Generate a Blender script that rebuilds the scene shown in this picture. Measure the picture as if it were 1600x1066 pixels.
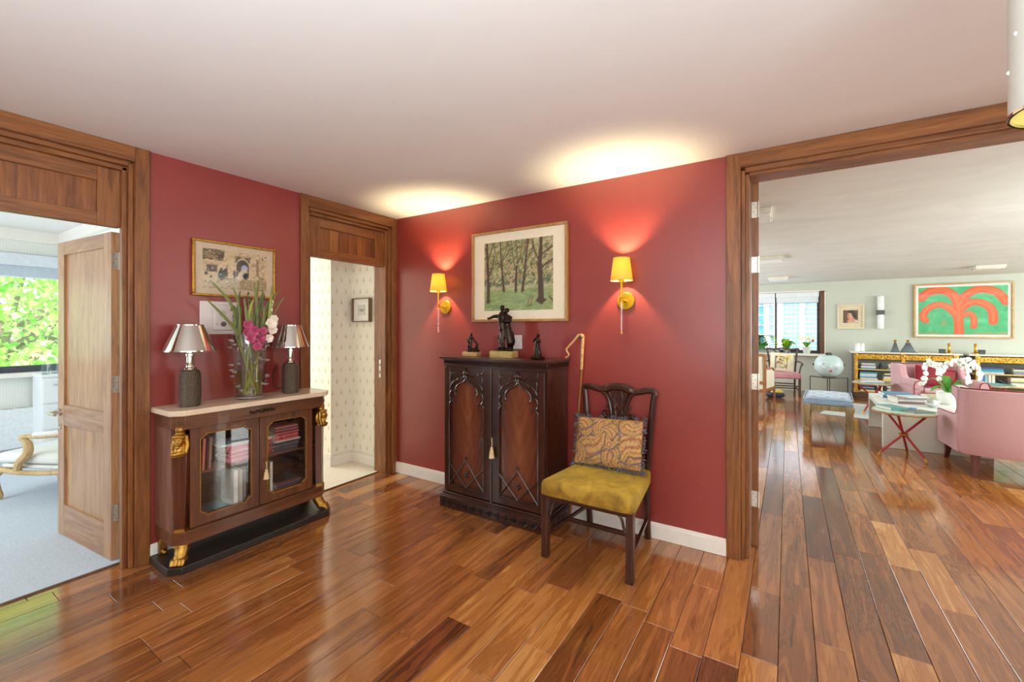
import bpy, math, random
import numpy as np
from mathutils import Vector, Matrix, Euler
scene = bpy.context.scene
for o in list(bpy.data.objects): bpy.data.objects.remove(o)
random.seed(7); RNG = np.random.default_rng(7)
COL = scene.collection
R = math.radians

def S(r, g, b):
    def c(x):
        x /= 255.0
        return x / 12.92 if x <= 0.04045 else ((x + 0.055) / 1.055) ** 2.4
    return (c(r), c(g), c(b))

# ------------------------------------------------------------------ camera
cam = bpy.data.cameras.new('camera'); camo = bpy.data.objects.new('camera', cam); COL.objects.link(camo)
cam.sensor_width = 36; cam.lens = 36 * 678 / 1600; cam.shift_x = 0; cam.shift_y = -21 / 1600
cam.clip_start = 0.05; cam.clip_end = 600
camo.location = (3.214, -2.952, 1.40)
camo.rotation_euler = (R(90), 0, math.atan2(0.5365, 0.844))
scene.camera = camo

# ------------------------------------------------------------------ world, sun, exposure
scene.view_settings.view_transform = 'Standard'; scene.view_settings.look = 'None'
scene.view_settings.gamma = 1; scene.view_settings.use_curve_mapping = False
scene.view_settings.exposure = 0.14
w = bpy.data.worlds.new('sky'); scene.world = w; w.use_nodes = True
bg = w.node_tree.nodes['Background']
bg.inputs[0].default_value = (0.80, 0.91, 1.0, 1); bg.inputs[1].default_value = 2.0
scene.cycles.max_bounces = 8; scene.cycles.diffuse_bounces = 5; scene.cycles.transparent_max_bounces = 16
scene.cycles.caustics_reflective = False; scene.cycles.caustics_refractive = False
scene.cycles.sample_clamp_indirect = 6

def light(name, kind, loc, rot, energy, color, size=None, sizey=None):
    l = bpy.data.lights.new(name, kind); l.energy = energy; l.color = color
    if kind == 'AREA':
        l.shape = 'RECTANGLE'; l.size = size; l.size_y = sizey or size
    elif kind == 'SUN': l.angle = size or 0.01
    else: l.shadow_soft_size = size or 0.02
    o = bpy.data.objects.new(name, l); COL.objects.link(o); o.location = loc; o.rotation_euler = rot
    return o
light('sun', 'SUN', (0, 0, 30), (R(18), R(42), 0), 7, (1, .96, .9), R(2))
# added out-of-view fill lights for hall, living room and bedroom, plus corridor end daylight
light('hall_rear_fill', 'AREA', (3.3, -4.85, 1.5), (R(90), 0, 0), 20, (1, .98, .95), 2.6, 1.7)  # fill light added behind the camera
light('hall_ceiling_fill', 'AREA', (4.0, -3.9, 1.0), (R(180), 0, 0), 190, (.76, .91, 1), 3.6, 1.8)  # added fill aimed up to brighten the hall ceiling
light('hall_side_fill', 'AREA', (6.35, -2.6, 1.6), (R(90), 0, R(90)), 34, (1, .98, .97), 2.2, 1.5)  # fill added from the right, brightens the hall floor
light('living_side_fill', 'AREA', (8.9, 4.4, 1.5), (R(90), 0, R(90)), 240, (.93, 1, .97), 6.5, 1.5)  # added fill from the unseen right side of the living room
light('living_left_fill', 'AREA', (.74, 5.2, 1.5), (R(90), 0, R(-90)), 110, (.90, .97, 1), 5.0, 1.5)  # fill added from the left to lift the living room floor and sofa
light('living_ceiling_fill', 'AREA', (7.2, 1.6, 1.5), (R(180), 0, 0), 175, (.88, 1, .98), 2.4, 1.4)  # upward fill added for the living room ceiling and its floor reflection
light('bedroom_side_fill', 'AREA', (-2.0, -4.85, 1.6), (R(90), 0, 0), 64, (.88, .95, 1), 2.6, 1.5)  # added fill that brightens the bedroom from out of view
light('corridor_window', 'AREA', (-2.4, -.62, 1.5), (R(90), 0, R(-90)), 36, (.90, .96, 1), .6, 1.7)

# ------------------------------------------------------------------ mesh helpers
class MB:
    def __init__(s): s.v = []; s.f = []; s.T = None
    def add(s, vs, fs):
        n = len(s.v)
        if s.T is not None: vs = [tuple(s.T @ Vector(p)) for p in vs]
        s.v += [tuple(p) for p in vs]; s.f += [tuple(i + n for i in f) for f in fs]; return s
    def box(s, x0, x1, y0, y1, z0, z1):
        return s.add([(x0,y0,z0),(x1,y0,z0),(x1,y1,z0),(x0,y1,z0),(x0,y0,z1),(x1,y0,z1),(x1,y1,z1),(x0,y1,z1)],
                     [(0,3,2,1),(4,5,6,7),(0,1,5,4),(1,2,6,5),(2,3,7,6),(3,0,4,7)])
    def cb(s, c, d, rot=None):
        hx, hy, hz = d[0]/2, d[1]/2, d[2]/2
        vs = [(-hx,-hy,-hz),(hx,-hy,-hz),(hx,hy,-hz),(-hx,hy,-hz),(-hx,-hy,hz),(hx,-hy,hz),(hx,hy,hz),(-hx,hy,hz)]
        M = Matrix.Translation(c) @ (Euler(rot).to_matrix().to_4x4() if rot else Matrix())
        return s.add([tuple(M @ Vector(p)) for p in vs], [(0,3,2,1),(4,5,6,7),(0,1,5,4),(1,2,6,5),(2,3,7,6),(3,0,4,7)])
    def tube(s, pts, r, n=8, flat=1.0, up=None, closed=False):
        P = [Vector(p) for p in pts]; m = len(P)
        rs = [r] * m if not hasattr(r, '__len__') else list(r)
        vs = []; fs = []; prev = None
        for i in range(m):
            if closed: t = P[(i+1) % m] - P[i-1]
            else: t = P[min(i+1, m-1)] - P[max(i-1, 0)]
            t = t.normalized() if t.length > 1e-9 else Vector((0,0,1))
            if prev is None:
                a = Vector(up) if up else (Vector((0,0,1)) if abs(t.z) < .9 else Vector((1,0,0)))
            else: a = prev
            a = (a - t * a.dot(t))
            a = a.normalized() if a.length > 1e-6 else t.orthogonal().normalized()
            prev = a; b = t.cross(a)
            for k in range(n):
                q = 2 * math.pi * (k + .5) / n
                vs.append(tuple(P[i] + a * (math.cos(q) * rs[i] * flat) + b * (math.sin(q) * rs[i])))
        for i in range(m if closed else m - 1):
            j = (i + 1) % m
            for k in range(n):
                fs.append((i*n+k, i*n+(k+1) % n, j*n+(k+1) % n, j*n+k))
        if not closed:
            fs.append(tuple(range(n-1, -1, -1))); fs.append(tuple((m-1)*n + k for k in range(n)))
        return s.add(vs, fs)
    def lathe(s, prof, c=(0,0,0), n=24, sx=1, sy=1, cap=True):
        vs = []; fs = []; m = len(prof)
        for (r, z) in prof:
            for k in range(n):
                q = 2 * math.pi * k / n
                vs.append((c[0] + math.cos(q)*r*sx, c[1] + math.sin(q)*r*sy, c[2] + z))
        for i in range(m-1):
            for k in range(n):
                fs.append((i*n+k, i*n+(k+1) % n, (i+1)*n+(k+1) % n, (i+1)*n+k))
        if cap:
            if prof[0][0] > 1e-5: fs.append(tuple(range(n-1, -1, -1)))
            if prof[-1][0] > 1e-5: fs.append(tuple((m-1)*n + k for k in range(n)))
        return s.add(vs, fs)
    def ell(s, c, r, n=12, m=8, rot=None):
        if not hasattr(r, '__len__'): r = (r, r, r)
        vs = [(0,0,-r[2])]; fs = []
        for i in range(1, m):
            a = math.pi * i / m - math.pi/2
            for k in range(n):
                q = 2*math.pi*k/n
                vs.append((math.cos(q)*math.cos(a)*r[0], math.sin(q)*math.cos(a)*r[1], math.sin(a)*r[2]))
        vs.append((0,0,r[2])); L = len(vs) - 1
        for k in range(n): fs.append((0, 1+(k+1) % n, 1+k))
        for i in range(m-2):
            for k in range(n):
                fs.append((1+i*n+k, 1+i*n+(k+1) % n, 1+(i+1)*n+(k+1) % n, 1+(i+1)*n+k))
        for k in range(n): fs.append((1+(m-2)*n+k, 1+(m-2)*n+(k+1) % n, L))
        M = Matrix.Translation(c) @ (Euler(rot).to_matrix().to_4x4() if rot else Matrix())
        return s.add([tuple(M @ Vector(p)) for p in vs], fs)
    def prism(s, poly, d0, d1, ax='z'):
        n = len(poly)
        def p3(p, d): return (p[0], p[1], d) if ax == 'z' else ((p[0], d, p[1]) if ax == 'y' else (d, p[0], p[1]))
        vs = [p3(p, d0) for p in poly] + [p3(p, d1) for p in poly]
        fs = [tuple(range(n-1, -1, -1)), tuple(range(n, 2*n))] + [(k, (k+1) % n, n+(k+1) % n, n+k) for k in range(n)]
        return s.add(vs, fs)
    def blade(s, pts, ws, side, th=.002):
        side = Vector(side).normalized(); P = [Vector(p) for p in pts]; vs = []; fs = []; m = len(P)
        for i in range(m):
            t = (P[min(i+1, m-1)] - P[max(i-1, 0)]).normalized()
            b = (side - t * side.dot(t)).normalized(); nn = t.cross(b)
            for q in (P[i]+b*ws[i], P[i]+nn*th, P[i]-b*ws[i], P[i]-nn*th): vs.append(tuple(q))
        for i in range(m-1):
            for k in range(4): fs.append((i*4+k, i*4+(k+1) % 4, i*4+4+(k+1) % 4, i*4+4+k))
        fs.append((3,2,1,0)); fs.append(tuple((m-1)*4+k for k in range(4)))
        return s.add(vs, fs)
    def mesh(s, name, mat, smooth=True):
        me = bpy.data.meshes.new(name); me.from_pydata(s.v, [], s.f); me.validate()
        if mat: me.materials.append(mat)
        import bmesh as _b
        bm = _b.new(); bm.from_mesh(me); _b.ops.recalc_face_normals(bm, faces=bm.faces); bm.to_mesh(me); bm.free()
        if smooth:
            me.polygons.foreach_set('use_smooth', [True]*len(me.polygons)); me.set_sharp_from_angle(angle=R(38))
        return me
    def build(s, name, mat, parent=None, smooth=True, bevel=0, label=None):
        o = bpy.data.objects.new(name, s.mesh(name, mat, smooth)); COL.objects.link(o)
        if parent: o.parent = parent
        if bevel:
            b = o.modifiers.new('bevel', 'BEVEL'); b.width = bevel; b.segments = 2; b.limit_method = 'ANGLE'; b.angle_limit = R(40)
        if label: o['label'] = label
        return o
def mb(): return MB()
def bx(*a): return MB().box(*a)
def tag(o, label, cat, group=None, kind=None):
    o['label'] = label; o['category'] = cat
    if group: o['group'] = group
    if kind: o['kind'] = kind
    return o
def thing(name, label, cat, loc=(0,0,0), rz=0, group=None):
    o = bpy.data.objects.new(name, None); COL.objects.link(o); o.empty_display_size = .05
    o.location = loc; o.rotation_euler = (0, 0, rz); return tag(o, label, cat, group)
def struct(name, m, mat, parent=None, bevel=0):
    o = m.build(name, mat, parent, bevel=bevel)
    if not parent: o['kind'] = 'structure'
    return o
def sempty(name, loc=(0,0,0), rz=0):
    o = bpy.data.objects.new(name, None); COL.objects.link(o); o.location = loc; o.rotation_euler = (0,0,rz); o['kind'] = 'structure'; return o
def link_copy(o, parent=None, loc=None):
    c = o.copy(); COL.objects.link(c)
    if parent: c.parent = parent
    if loc is not None: c.location = loc
    return c
def dup(root, loc, rz=0, label=None):
    r = root.copy(); COL.objects.link(r); r.location = loc; r.rotation_euler = (0, 0, rz)
    if label: r['label'] = label
    for ch in root.children:
        c = link_copy(ch, r)
        for g in ch.children: link_copy(g, c)
    return r
def curve(pts, k=6):
    P = [Vector(p) for p in pts]; out = []
    for i in range(len(P)-1):
        p0 = P[max(i-1, 0)]; p1 = P[i]; p2 = P[i+1]; p3 = P[min(i+2, len(P)-1)]
        for j in range(k):
            t = j / k
            out.append(tuple(.5*((2*p1) + (p2-p0)*t + (2*p0-5*p1+4*p2-p3)*t*t + (3*p1-p0-3*p2+p3)*t*t*t)))
    out.append(tuple(P[-1])); return out
def c2(pts, k=6): return [(p[0], p[1]) for p in curve([(a, b, 0) for a, b in pts], k)]
def lerp(a, b, n): return [a + (b-a)*i/(n-1) for i in range(n)]
def figure(name, mat, parent, caps, voxel, rot=None, label=None):
    """one continuous body: tapered limbs fused by a voxel remesh"""
    m = MB()
    for c in caps:
        if c[0] == 'e': m.ell(c[1], c[2], rot=c[3] if len(c) > 3 else None)
        elif c[0] == 'b': m.cb(c[1], c[2], c[3] if len(c) > 3 else None)
        else:
            pts, rs = c[1], c[2]
            m.tube(pts, rs, 10)
            for p, r in zip(pts, rs): m.ell(p, r, 10, 6)
    o = m.build(name, mat, None)
    md = o.modifiers.new('r', 'REMESH'); md.mode = 'VOXEL'; md.voxel_size = voxel; md.use_smooth_shade = True
    sm = o.modifiers.new('s', 'SMOOTH'); sm.factor = .5; sm.iterations = 2
    dg = bpy.context.evaluated_depsgraph_get()
    me = bpy.data.meshes.new_from_object(o.evaluated_get(dg)); me.name = name
    o.modifiers.clear(); o.data = me
    me.polygons.foreach_set('use_smooth', [True]*len(me.polygons))
    if mat and not me.materials: me.materials.append(mat)
    o.parent = parent
    if label: o['label'] = label
    return o

# ------------------------------------------------------------------ materials
class NT:
    def __init__(s, name):
        s.m = bpy.data.materials.new(name); s.m.use_nodes = True; s.t = s.m.node_tree; s.p = s.t.nodes['Principled BSDF']
    def n(s, typ, **kw):
        x = s.t.nodes.new(typ)
        for k, v in kw.items():
            if k.startswith('i_'): x.inputs[k[2:].replace('_', ' ')].default_value = v
            else: setattr(x, k, v)
        return x
    def l(s, a, b): s.t.links.new(a, b)
    def math(s, op, a, b=None):
        x = s.n('ShaderNodeMath', operation=op)
        for i, q in enumerate((a, b)):
            if q is None: continue
            if isinstance(q, (int, float)): x.inputs[i].default_value = q
            else: s.l(q, x.inputs[i])
        return x.outputs[0]
    def ramp(s, fac, stops):
        r = s.n('ShaderNodeValToRGB'); e = r.color_ramp.elements
        while len(e) < len(stops): e.new(.5)
        for i, (p, c) in enumerate(stops): e[i].position = p; e[i].color = (*c, 1)
        s.l(fac, r.inputs[0]); return r.outputs[0]
    def coords(s, scale, world=False):
        mp = s.n('ShaderNodeMapping'); mp.inputs['Scale'].default_value = scale
        if world: s.l(s.n('ShaderNodeNewGeometry').outputs['Position'], mp.inputs[0])
        else: s.l(s.n('ShaderNodeTexCoord').outputs['Object'], mp.inputs[0])
        return mp.outputs[0]
    def noise(s, vec, scale, detail=4, rough=.55, dist=0):
        x = s.n('ShaderNodeTexNoise'); x.inputs['Scale'].default_value = scale; x.inputs['Detail'].default_value = detail
        x.inputs['Roughness'].default_value = rough; x.inputs['Distortion'].default_value = dist
        s.l(vec, x.inputs['Vector']); return x.outputs[0]
    def bump(s, h, strength, dist=.01):
        b = s.n('ShaderNodeBump'); b.inputs['Strength'].default_value = strength; b.inputs['Distance'].default_value = dist
        s.l(h, b.inputs['Height']); s.l(b.outputs[0], s.p.inputs['Normal'])
    def set(s, **kw):
        for k, v in kw.items():
            i = s.p.inputs[k.replace('_', ' ')]
            if k == 'Base_Color' or k == 'Emission_Color': v = (*v, 1)
            i.default_value = v
        return s
MATS = {}
def mat(name, col, rough=.5, metal=0, var=.06, nscale=30, bump=0, coat=0, spec=.5, emit=0, sheen=0):
    """plain procedural material: base colour with a light noise variation"""
    if name in MATS: return MATS[name]
    t = NT(name); t.set(Roughness=rough, Metallic=metal)
    t.p.inputs['Specular IOR Level'].default_value = spec; t.p.inputs['Coat Weight'].default_value = coat
    if sheen: t.p.inputs['Sheen Weight'].default_value = sheen
    v = t.coords((1,1,1)); f = t.noise(v, nscale, 3)
    lo = tuple(c*(1-var) for c in col); hi = tuple(min(1, c*(1+var)) for c in col)
    t.l(t.ramp(f, [(.3, lo), (.7, hi)]), t.p.inputs['Base Color'])
    if bump: t.bump(t.noise(v, nscale*2.5, 2), bump, .004)
    if emit: t.set(Emission_Color=col, Emission_Strength=emit)
    MATS[name] = t.m; return t.m
def wood(name, dark, light, axis='z', rough=.35, scale=1.0, coat=0, spec=.5):
    if name in MATS: return MATS[name]
    t = NT(name); t.set(Roughness=rough); t.p.inputs['Coat Weight'].default_value = coat; t.p.inputs['Specular IOR Level'].default_value = spec
    a = {'x': (1.2, 14, 14), 'y': (14, 1.2, 14), 'z': (14, 14, 1.2)}[axis]
    v = t.coords(tuple(q*scale for q in a)); f1 = t.noise(v, 1.6, 6, .6, 1.2)
    v2 = t.coords(tuple(q*scale*7 for q in a)); f2 = t.noise(v2, 1.2, 3)
    f = t.math('ADD', t.math('MULTIPLY', f1, .75), t.math('MULTIPLY', f2, .25))
    t.l(t.ramp(f, [(.32, dark), (.5, tuple((p+q)/2 for p, q in zip(dark, light))), (.68, light)]), t.p.inputs['Base Color'])
    t.bump(f2, .04, .002); MATS[name] = t.m; return t.m
def paintmat(name, rough=.6, coat=0):
    if name in MATS: return MATS[name]
    t = NT(name); t.set(Roughness=rough); t.p.inputs['Coat Weight'].default_value = coat
    a = t.n('ShaderNodeAttribute', attribute_name='Col'); t.l(a.outputs['Color'], t.p.inputs['Base Color'])
    MATS[name] = t.m; return t.m
def glassmat(name, tint=(1,1,1), refl=1.0, rough=0.0):
    if name in MATS: return MATS[name]
    t = NT(name); t.t.nodes.remove(t.p)
    tr = t.n('ShaderNodeBsdfTransparent'); tr.inputs[0].default_value = (*tint, 1)
    gl = t.n('ShaderNodeBsdfGlossy'); gl.inputs['Roughness'].default_value = rough
    lw = t.n('ShaderNodeLayerWeight'); lw.inputs[0].default_value = .5      # Schlick reflectance, same from both sides
    sch = t.math('ADD', t.math('MULTIPLY', t.math('POWER', lw.outputs['Facing'], 5), .9), .04)
    mx = t.n('ShaderNodeMixShader'); t.l(t.math('MULTIPLY', sch, refl), mx.inputs[0])
    t.l(tr.outputs[0], mx.inputs[1]); t.l(gl.outputs[0], mx.inputs[2])
    out = [n for n in t.t.nodes if n.type == 'OUTPUT_MATERIAL'][0]; t.l(mx.outputs[0], out.inputs[0])
    MATS[name] = t.m; return t.m
def emitmat(name, col, strength):
    t = NT(name); t.set(Base_Color=col, Emission_Color=col, Emission_Strength=strength, Roughness=.6); return t.m

def lin(a):
    a = np.clip(a, 0, 1); return np.where(a <= .04045, a/12.92, ((a+.055)/1.055)**2.4)
class Paint:
    """a flat print: colours laid on a fine grid"""
    def __init__(s, w, h, nx, ny, base):
        s.w, s.h, s.nx, s.ny = w, h, nx, ny
        s.U, s.V = np.meshgrid(np.linspace(0, 1, nx), np.linspace(0, 1, ny))
        s.I = np.zeros((ny, nx, 3)) + np.array(base)/255.
    def noise(s, k, seed=0, stretch=(1,1)):
        r = np.random.default_rng(seed); out = 0; amp = 1; tot = 0
        for o in range(3):
            kx = max(2, int(k*stretch[0]*2**o)); ky = max(2, int(k*stretch[1]*2**o)); g = r.random((ky+1, kx+1))
            x = s.U*kx*.999; y = s.V*ky*.999; i = x.astype(int); j = y.astype(int); fx = x-i; fy = y-j
            fx = fx*fx*(3-2*fx); fy = fy*fy*(3-2*fy)
            out = out + amp*((g[j,i]*(1-fx)+g[j,i+1]*fx)*(1-fy) + (g[j+1,i]*(1-fx)+g[j+1,i+1]*fx)*fy); tot += amp; amp *= .55
        return out/tot
    def mix(s, mask, col):
        m = np.clip(mask, 0, 1)[..., None]; s.I = s.I*(1-m) + m*np.array(col)/255.; return s
    def dist(s, pts):
        asp = s.w/s.h; d = np.full(s.U.shape, 9.)
        for (a, b), (c, e) in zip(pts[:-1], pts[1:]):
            px, py, qx, qy = a*asp, b, c*asp, e; vx, vy = qx-px, qy-py; L = vx*vx+vy*vy+1e-9
            t = np.clip(((s.U*asp-px)*vx + (s.V-py)*vy)/L, 0, 1)
            d = np.minimum(d, np.hypot(s.U*asp-px-t*vx, s.V-py-t*vy))
        return d
    def stroke(s, pts, wd, col, soft=.008):
        return s.mix((wd - s.dist(pts))/soft + .5, col)
    def blob(s, x, y, rx, ry, col, soft=.25):
        return s.mix((1 - np.hypot((s.U-x)/rx, (s.V-y)/ry))/soft, col)
    def rect(s, x0, x1, y0, y1, col):
        return s.mix(((s.U > x0) & (s.U < x1) & (s.V > y0) & (s.V < y1)).astype(float), col)
    def build(s, name, material, parent, T=None, zf=None, origin='xz', label=None):
        nx, ny = s.nx, s.ny
        X = (s.U-.5)*s.w; Z = (s.V-.5)*s.h; D = np.zeros_like(X) if zf is None else zf(s.U, s.V)
        co = np.stack([X, -D, Z], -1).reshape(-1, 3)
        if T is not None:
            M = np.array(T); co = co @ M[:3,:3].T + M[:3,3]
        idx = np.arange(nx*ny).reshape(ny, nx)
        q = np.stack([idx[:-1,:-1], idx[:-1,1:], idx[1:,1:], idx[1:,:-1]], -1).reshape(-1, 4)
        me = bpy.data.meshes.new(name); me.from_pydata(co.tolist(), [], q.tolist())
        at = me.color_attributes.new('Col', 'FLOAT_COLOR', 'POINT')
        c = np.ones((nx*ny, 4)); c[:, :3] = lin(s.I).reshape(-1, 3); at.data.foreach_set('color', c.ravel())
        me.materials.append(material); me.polygons.foreach_set('use_smooth', [True]*len(me.polygons))
        o = bpy.data.objects.new(name, me); COL.objects.link(o)
        if parent: o.parent = parent
        if label: o['label'] = label
        return o

# palette
FRAME = wood('walnut frame', S(90,50,25), S(162,102,54), 'z', .38)
FRAMEX = wood('walnut frame x', S(90,50,25), S(162,102,54), 'x', .38)
FRAMEY = wood('walnut frame y', S(90,50,25), S(162,102,54), 'y', .38)
LEAFZ = wood('door veneer z', S(140,96,62), S(196,150,106), 'z', .25)
LEAFX = wood('door veneer x', S(130,90,60), S(188,142,102), 'x', .25)
MAHOG = wood('dark mahogany', S(30,14,9), S(72,34,20), 'z', .28, coat=.3)
MAHOGX = wood('dark mahogany x', S(30,14,9), S(72,34,20), 'x', .28, coat=.3)
MAHOGD = mat('carved mahogany', S(48,24,15), .25, coat=.4, var=.2)
ROSEZ = wood('rosewood z', S(66,34,20), S(124,74,44), 'z', .3, coat=.3)
ROSEY = wood('rosewood y', S(66,34,20), S(124,74,44), 'y', .3, coat=.3)
EBON = mat('ebonised plinth', S(42,34,30), .4, var=.2)
GOLD = mat('gilding', S(186,140,66), .45, 1, .3, 40, .3)
GOLDD = mat('dark gilding', S(170,124,56), .42, 1, .3, 40, .4)
BRASS = mat('brass', S(212,160,50), .25, 1, .08)
STEEL = mat('satin steel', S(200,190,178), .3, 1, .05)
CHROME = mat('polished silver', S(225,222,215), .06, 1, .02)
MARBLE = mat('cream marble', S(226,204,178), .22, 0, .08, 9)
BRONZE = mat('dark bronze', S(52,36,28), .25, .75, .3, 40)
WHITE = mat('white gloss paint', S(238,232,224), .3, 0, .02)
WPLAST = mat('white plastic', S(222,210,206), .35, 0, .02)
CREAM = mat('cream mount board', S(240,226,200), .7, 0, .02)
GLASS = glassmat('clear glass', (1,1,1), 1.0)
PRINT = paintmat('printed paper', .45)
# ------------------------------------------------------------------ setting materials
def redpaint():
    t = NT('red wall paint'); t.set(Roughness=.35); t.p.inputs['Specular IOR Level'].default_value = .85
    v = t.coords((1,1,1), True); f = t.noise(v, 3, 3)
    t.l(t.ramp(f, [(.3, S(140,48,42)), (.7, S(148,52,46))]), t.p.inputs['Base Color'])
    t.bump(t.noise(v, 220, 2), .12, .002); return t.m
RED = redpaint()
CEIL = mat('ceiling paint', S(236,232,228), .8, 0, .01, 4)
def plasterceil():
    t = NT('living ceiling plaster'); t.set(Roughness=.75)
    v = t.coords((.8,1.3,1), True); f = t.noise(v, 2.2, 5, .6, .8)
    t.l(t.ramp(f, [(.3, S(214,217,213)), (.7, S(228,230,226))]), t.p.inputs['Base Color']); return t.m
LCEIL = plasterceil()
GREYW = mat('grey green wall paint', S(198,202,190), .6, 0, .02, 3)
LIVW = mat('off white wall paint', S(214,216,206), .7, 0, .02, 3)
CARPB = mat('pale grey carpet', S(196,206,218), .95, 0, .1, 90, .5)
CARPC = mat('cream carpet', S(226,216,200), .95, 0, .08, 90, .5)
def motifpaper():
    t = NT('motif wallpaper'); t.set(Roughness=.7)
    sx = t.n('ShaderNodeSeparateXYZ'); t.l(t.n('ShaderNodeNewGeometry').outputs['Position'], sx.inputs[0])
    u0 = t.math('ADD', sx.outputs[0], sx.outputs[1]); u = t.math('DIVIDE', u0, .105); v = t.math('DIVIDE', sx.outputs[2], .115)
    row = t.math('FLOOR', v); off = t.math('MULTIPLY', t.math('MODULO', t.math('ADD', row, 100), 2), .5)
    fu = t.math('SUBTRACT', t.math('FRACT', t.math('ADD', t.math('ADD', u, off), 50)), .5)
    fv = t.math('FRACT', v)
    hw = t.math('MULTIPLY', t.math('SUBTRACT', .72, fv), .33)         # tapering tree outline
    ins = t.math('LESS_THAN', t.math('ABSOLUTE', fu), hw)
    a = t.math('MULTIPLY', ins, t.math('GREATER_THAN', fv, .26))
    ns = t.noise(t.coords((1,1,1), True), 160, 2)
    m = t.math('MULTIPLY', a, t.math('GREATER_THAN', ns, .43))
    st = t.math('MULTIPLY', t.math('LESS_THAN', t.math('ABSOLUTE', fu), .03), t.math('MULTIPLY', t.math('GREATER_THAN', fv, .16), t.math('LESS_THAN', fv, .3)))
    f = t.math('MAXIMUM', m, st)
    t.l(t.ramp(f, [(0, S(244,240,226)), (1, S(218,204,164))]), t.p.inputs['Base Color']); return t.m
MOTIF = motifpaper()
def diapaper():
    t = NT('diamond wallpaper'); t.set(Roughness=.7)
    sx = t.n('ShaderNodeSeparateXYZ'); t.l(t.n('ShaderNodeNewGeometry').outputs['Position'], sx.inputs[0])
    a = t.math('SINE', t.math('MULTIPLY', t.math('ADD', sx.outputs[1], sx.outputs[2]), 150))
    b = t.math('SINE', t.math('MULTIPLY', t.math('SUBTRACT', sx.outputs[1], sx.outputs[2]), 150))
    f = t.math('MULTIPLY', a, b)
    t.l(t.ramp(t.math('ADD', t.math('MULTIPLY', f, .5), .5), [(.2, S(226,228,222)), (.8, S(238,238,230))]), t.p.inputs['Base Color']); return t.m
DIAM = diapaper()
def plankmat():
    t = NT('walnut floorboards'); t.set(Roughness=.13, IOR=1.85); t.p.inputs['Specular IOR Level'].default_value = .7
    at = t.n('ShaderNodeAttribute', attribute_name='Col'); sp = t.n('ShaderNodeSeparateColor'); t.l(at.outputs['Color'], sp.inputs[0])
    pos = t.n('ShaderNodeNewGeometry').outputs['Position']
    sh = t.n('ShaderNodeCombineXYZ'); t.l(t.math('MULTIPLY', sp.outputs[1], 37), sh.inputs[0]); t.l(t.math('MULTIPLY', sp.outputs[1], 91), sh.inputs[1])
    ad = t.n('ShaderNodeVectorMath', operation='ADD'); t.l(pos, ad.inputs[0]); t.l(sh.outputs[0], ad.inputs[1])
    mp = t.n('ShaderNodeMapping'); mp.inputs['Scale'].default_value = (11, .95, 1); t.l(ad.outputs[0], mp.inputs[0])
    big = t.noise(mp.outputs[0], 1.1, 5, .6, 1.6)
    mp2 = t.n('ShaderNodeMapping'); mp2.inputs['Scale'].default_value = (90, 4, 1); t.l(ad.outputs[0], mp2.inputs[0])
    fine = t.noise(mp2.outputs[0], 1.5, 3)
    rings = t.math('FRACT', t.math('MULTIPLY', big, 7))
    rings = t.math('ABSOLUTE', t.math('SUBTRACT', rings, .5))
    f = t.math('ADD', t.math('MULTIPLY', big, .62), t.math('ADD', t.math('MULTIPLY', fine, .2), t.math('MULTIPLY', rings, .16)))
    f = t.math('ADD', f, t.math('MULTIPLY', t.math('SUBTRACT', sp.outputs[0], .5), .42))
    t.l(t.ramp(f, [(.20, S(80,42,23)), (.40, S(134,78,38)), (.58, S(174,110,55)), (.78, S(212,156,94))]), t.p.inputs['Base Color'])
    t.bump(t.math('ADD', fine, t.math('MULTIPLY', big, 1.2)), .022, .003); return t.m
PLANK = plankmat()

# ------------------------------------------------------------------ floor: boards laid along the long room
PW = .1355; X0 = 3.179 - 25*PW
floor = struct('floor', bx(-.13, 9.0, -5.0, 8.65, -.06, -.012), mat('subfloor', S(50,32,20), .9))
boards = []
for i in range(0, 64):
    xa = X0 + i*PW; xb = xa + PW
    if xb > 9.0: break
    spans = [(-5.0, .03)] if xb < .72 else [(-5.0, 8.65)]
    if xa > 6.4: spans = [(.1, 8.65)]
    if xb < .02: spans = [(-2.88, -2.0), (-.93, -.06)]
    if xa < -.13: xa = -.128
    for (s0, s1) in spans:
        y = s0 - random.random()*.7
        while y < s1:
            L = random.choice((.55, .7, .85, 1.0, 1.15)) ; a = max(y, s0); b = min(y+L, s1); y += L
            if b - a < .06: continue
            boards.append((xa, xb, a, b, min(1, max(0, random.gauss(.5, .24))), random.random()))
CX, CY = 3.214, -2.952
def sees(b):
    x = (b[0]+b[1])/2 - CX; best = 0
    for y in (b[2], (b[2]+b[3])/2, b[3]):
        yy = y - CY; z = -.5365*x + .844*yy; r = .844*x + .5365*yy
        if z > 1.55 and abs(r/z) < 1.22: best = max(best, 1/z)
    return best
def board_geo(m, b):
    g = .0011; x0, x1, y0, y1 = b[0]+g, b[1]-g, b[2]+g, b[3]-g; c = .0016
    t = random.Random(b[5]); z = [-.0006*t.random() for _ in range(4)]
    m.add([(x0,y0,-.012),(x1,y0,-.012),(x1,y1,-.012),(x0,y1,-.012),(x0,y0,z[0]-c),(x1,y0,z[1]-c),(x1,y1,z[2]-c),(x0,y1,z[3]-c),
           (x0+c,y0+c,z[0]),(x1-c,y0+c,z[1]),(x1-c,y1-c,z[2]),(x0+c,y1-c,z[3])],
          [(0,1,5,4),(1,2,6,5),(2,3,7,6),(3,0,4,7),(4,5,9,8),(5,6,10,9),(6,7,11,10),(7,4,8,11),(8,9,10,11)])
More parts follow.
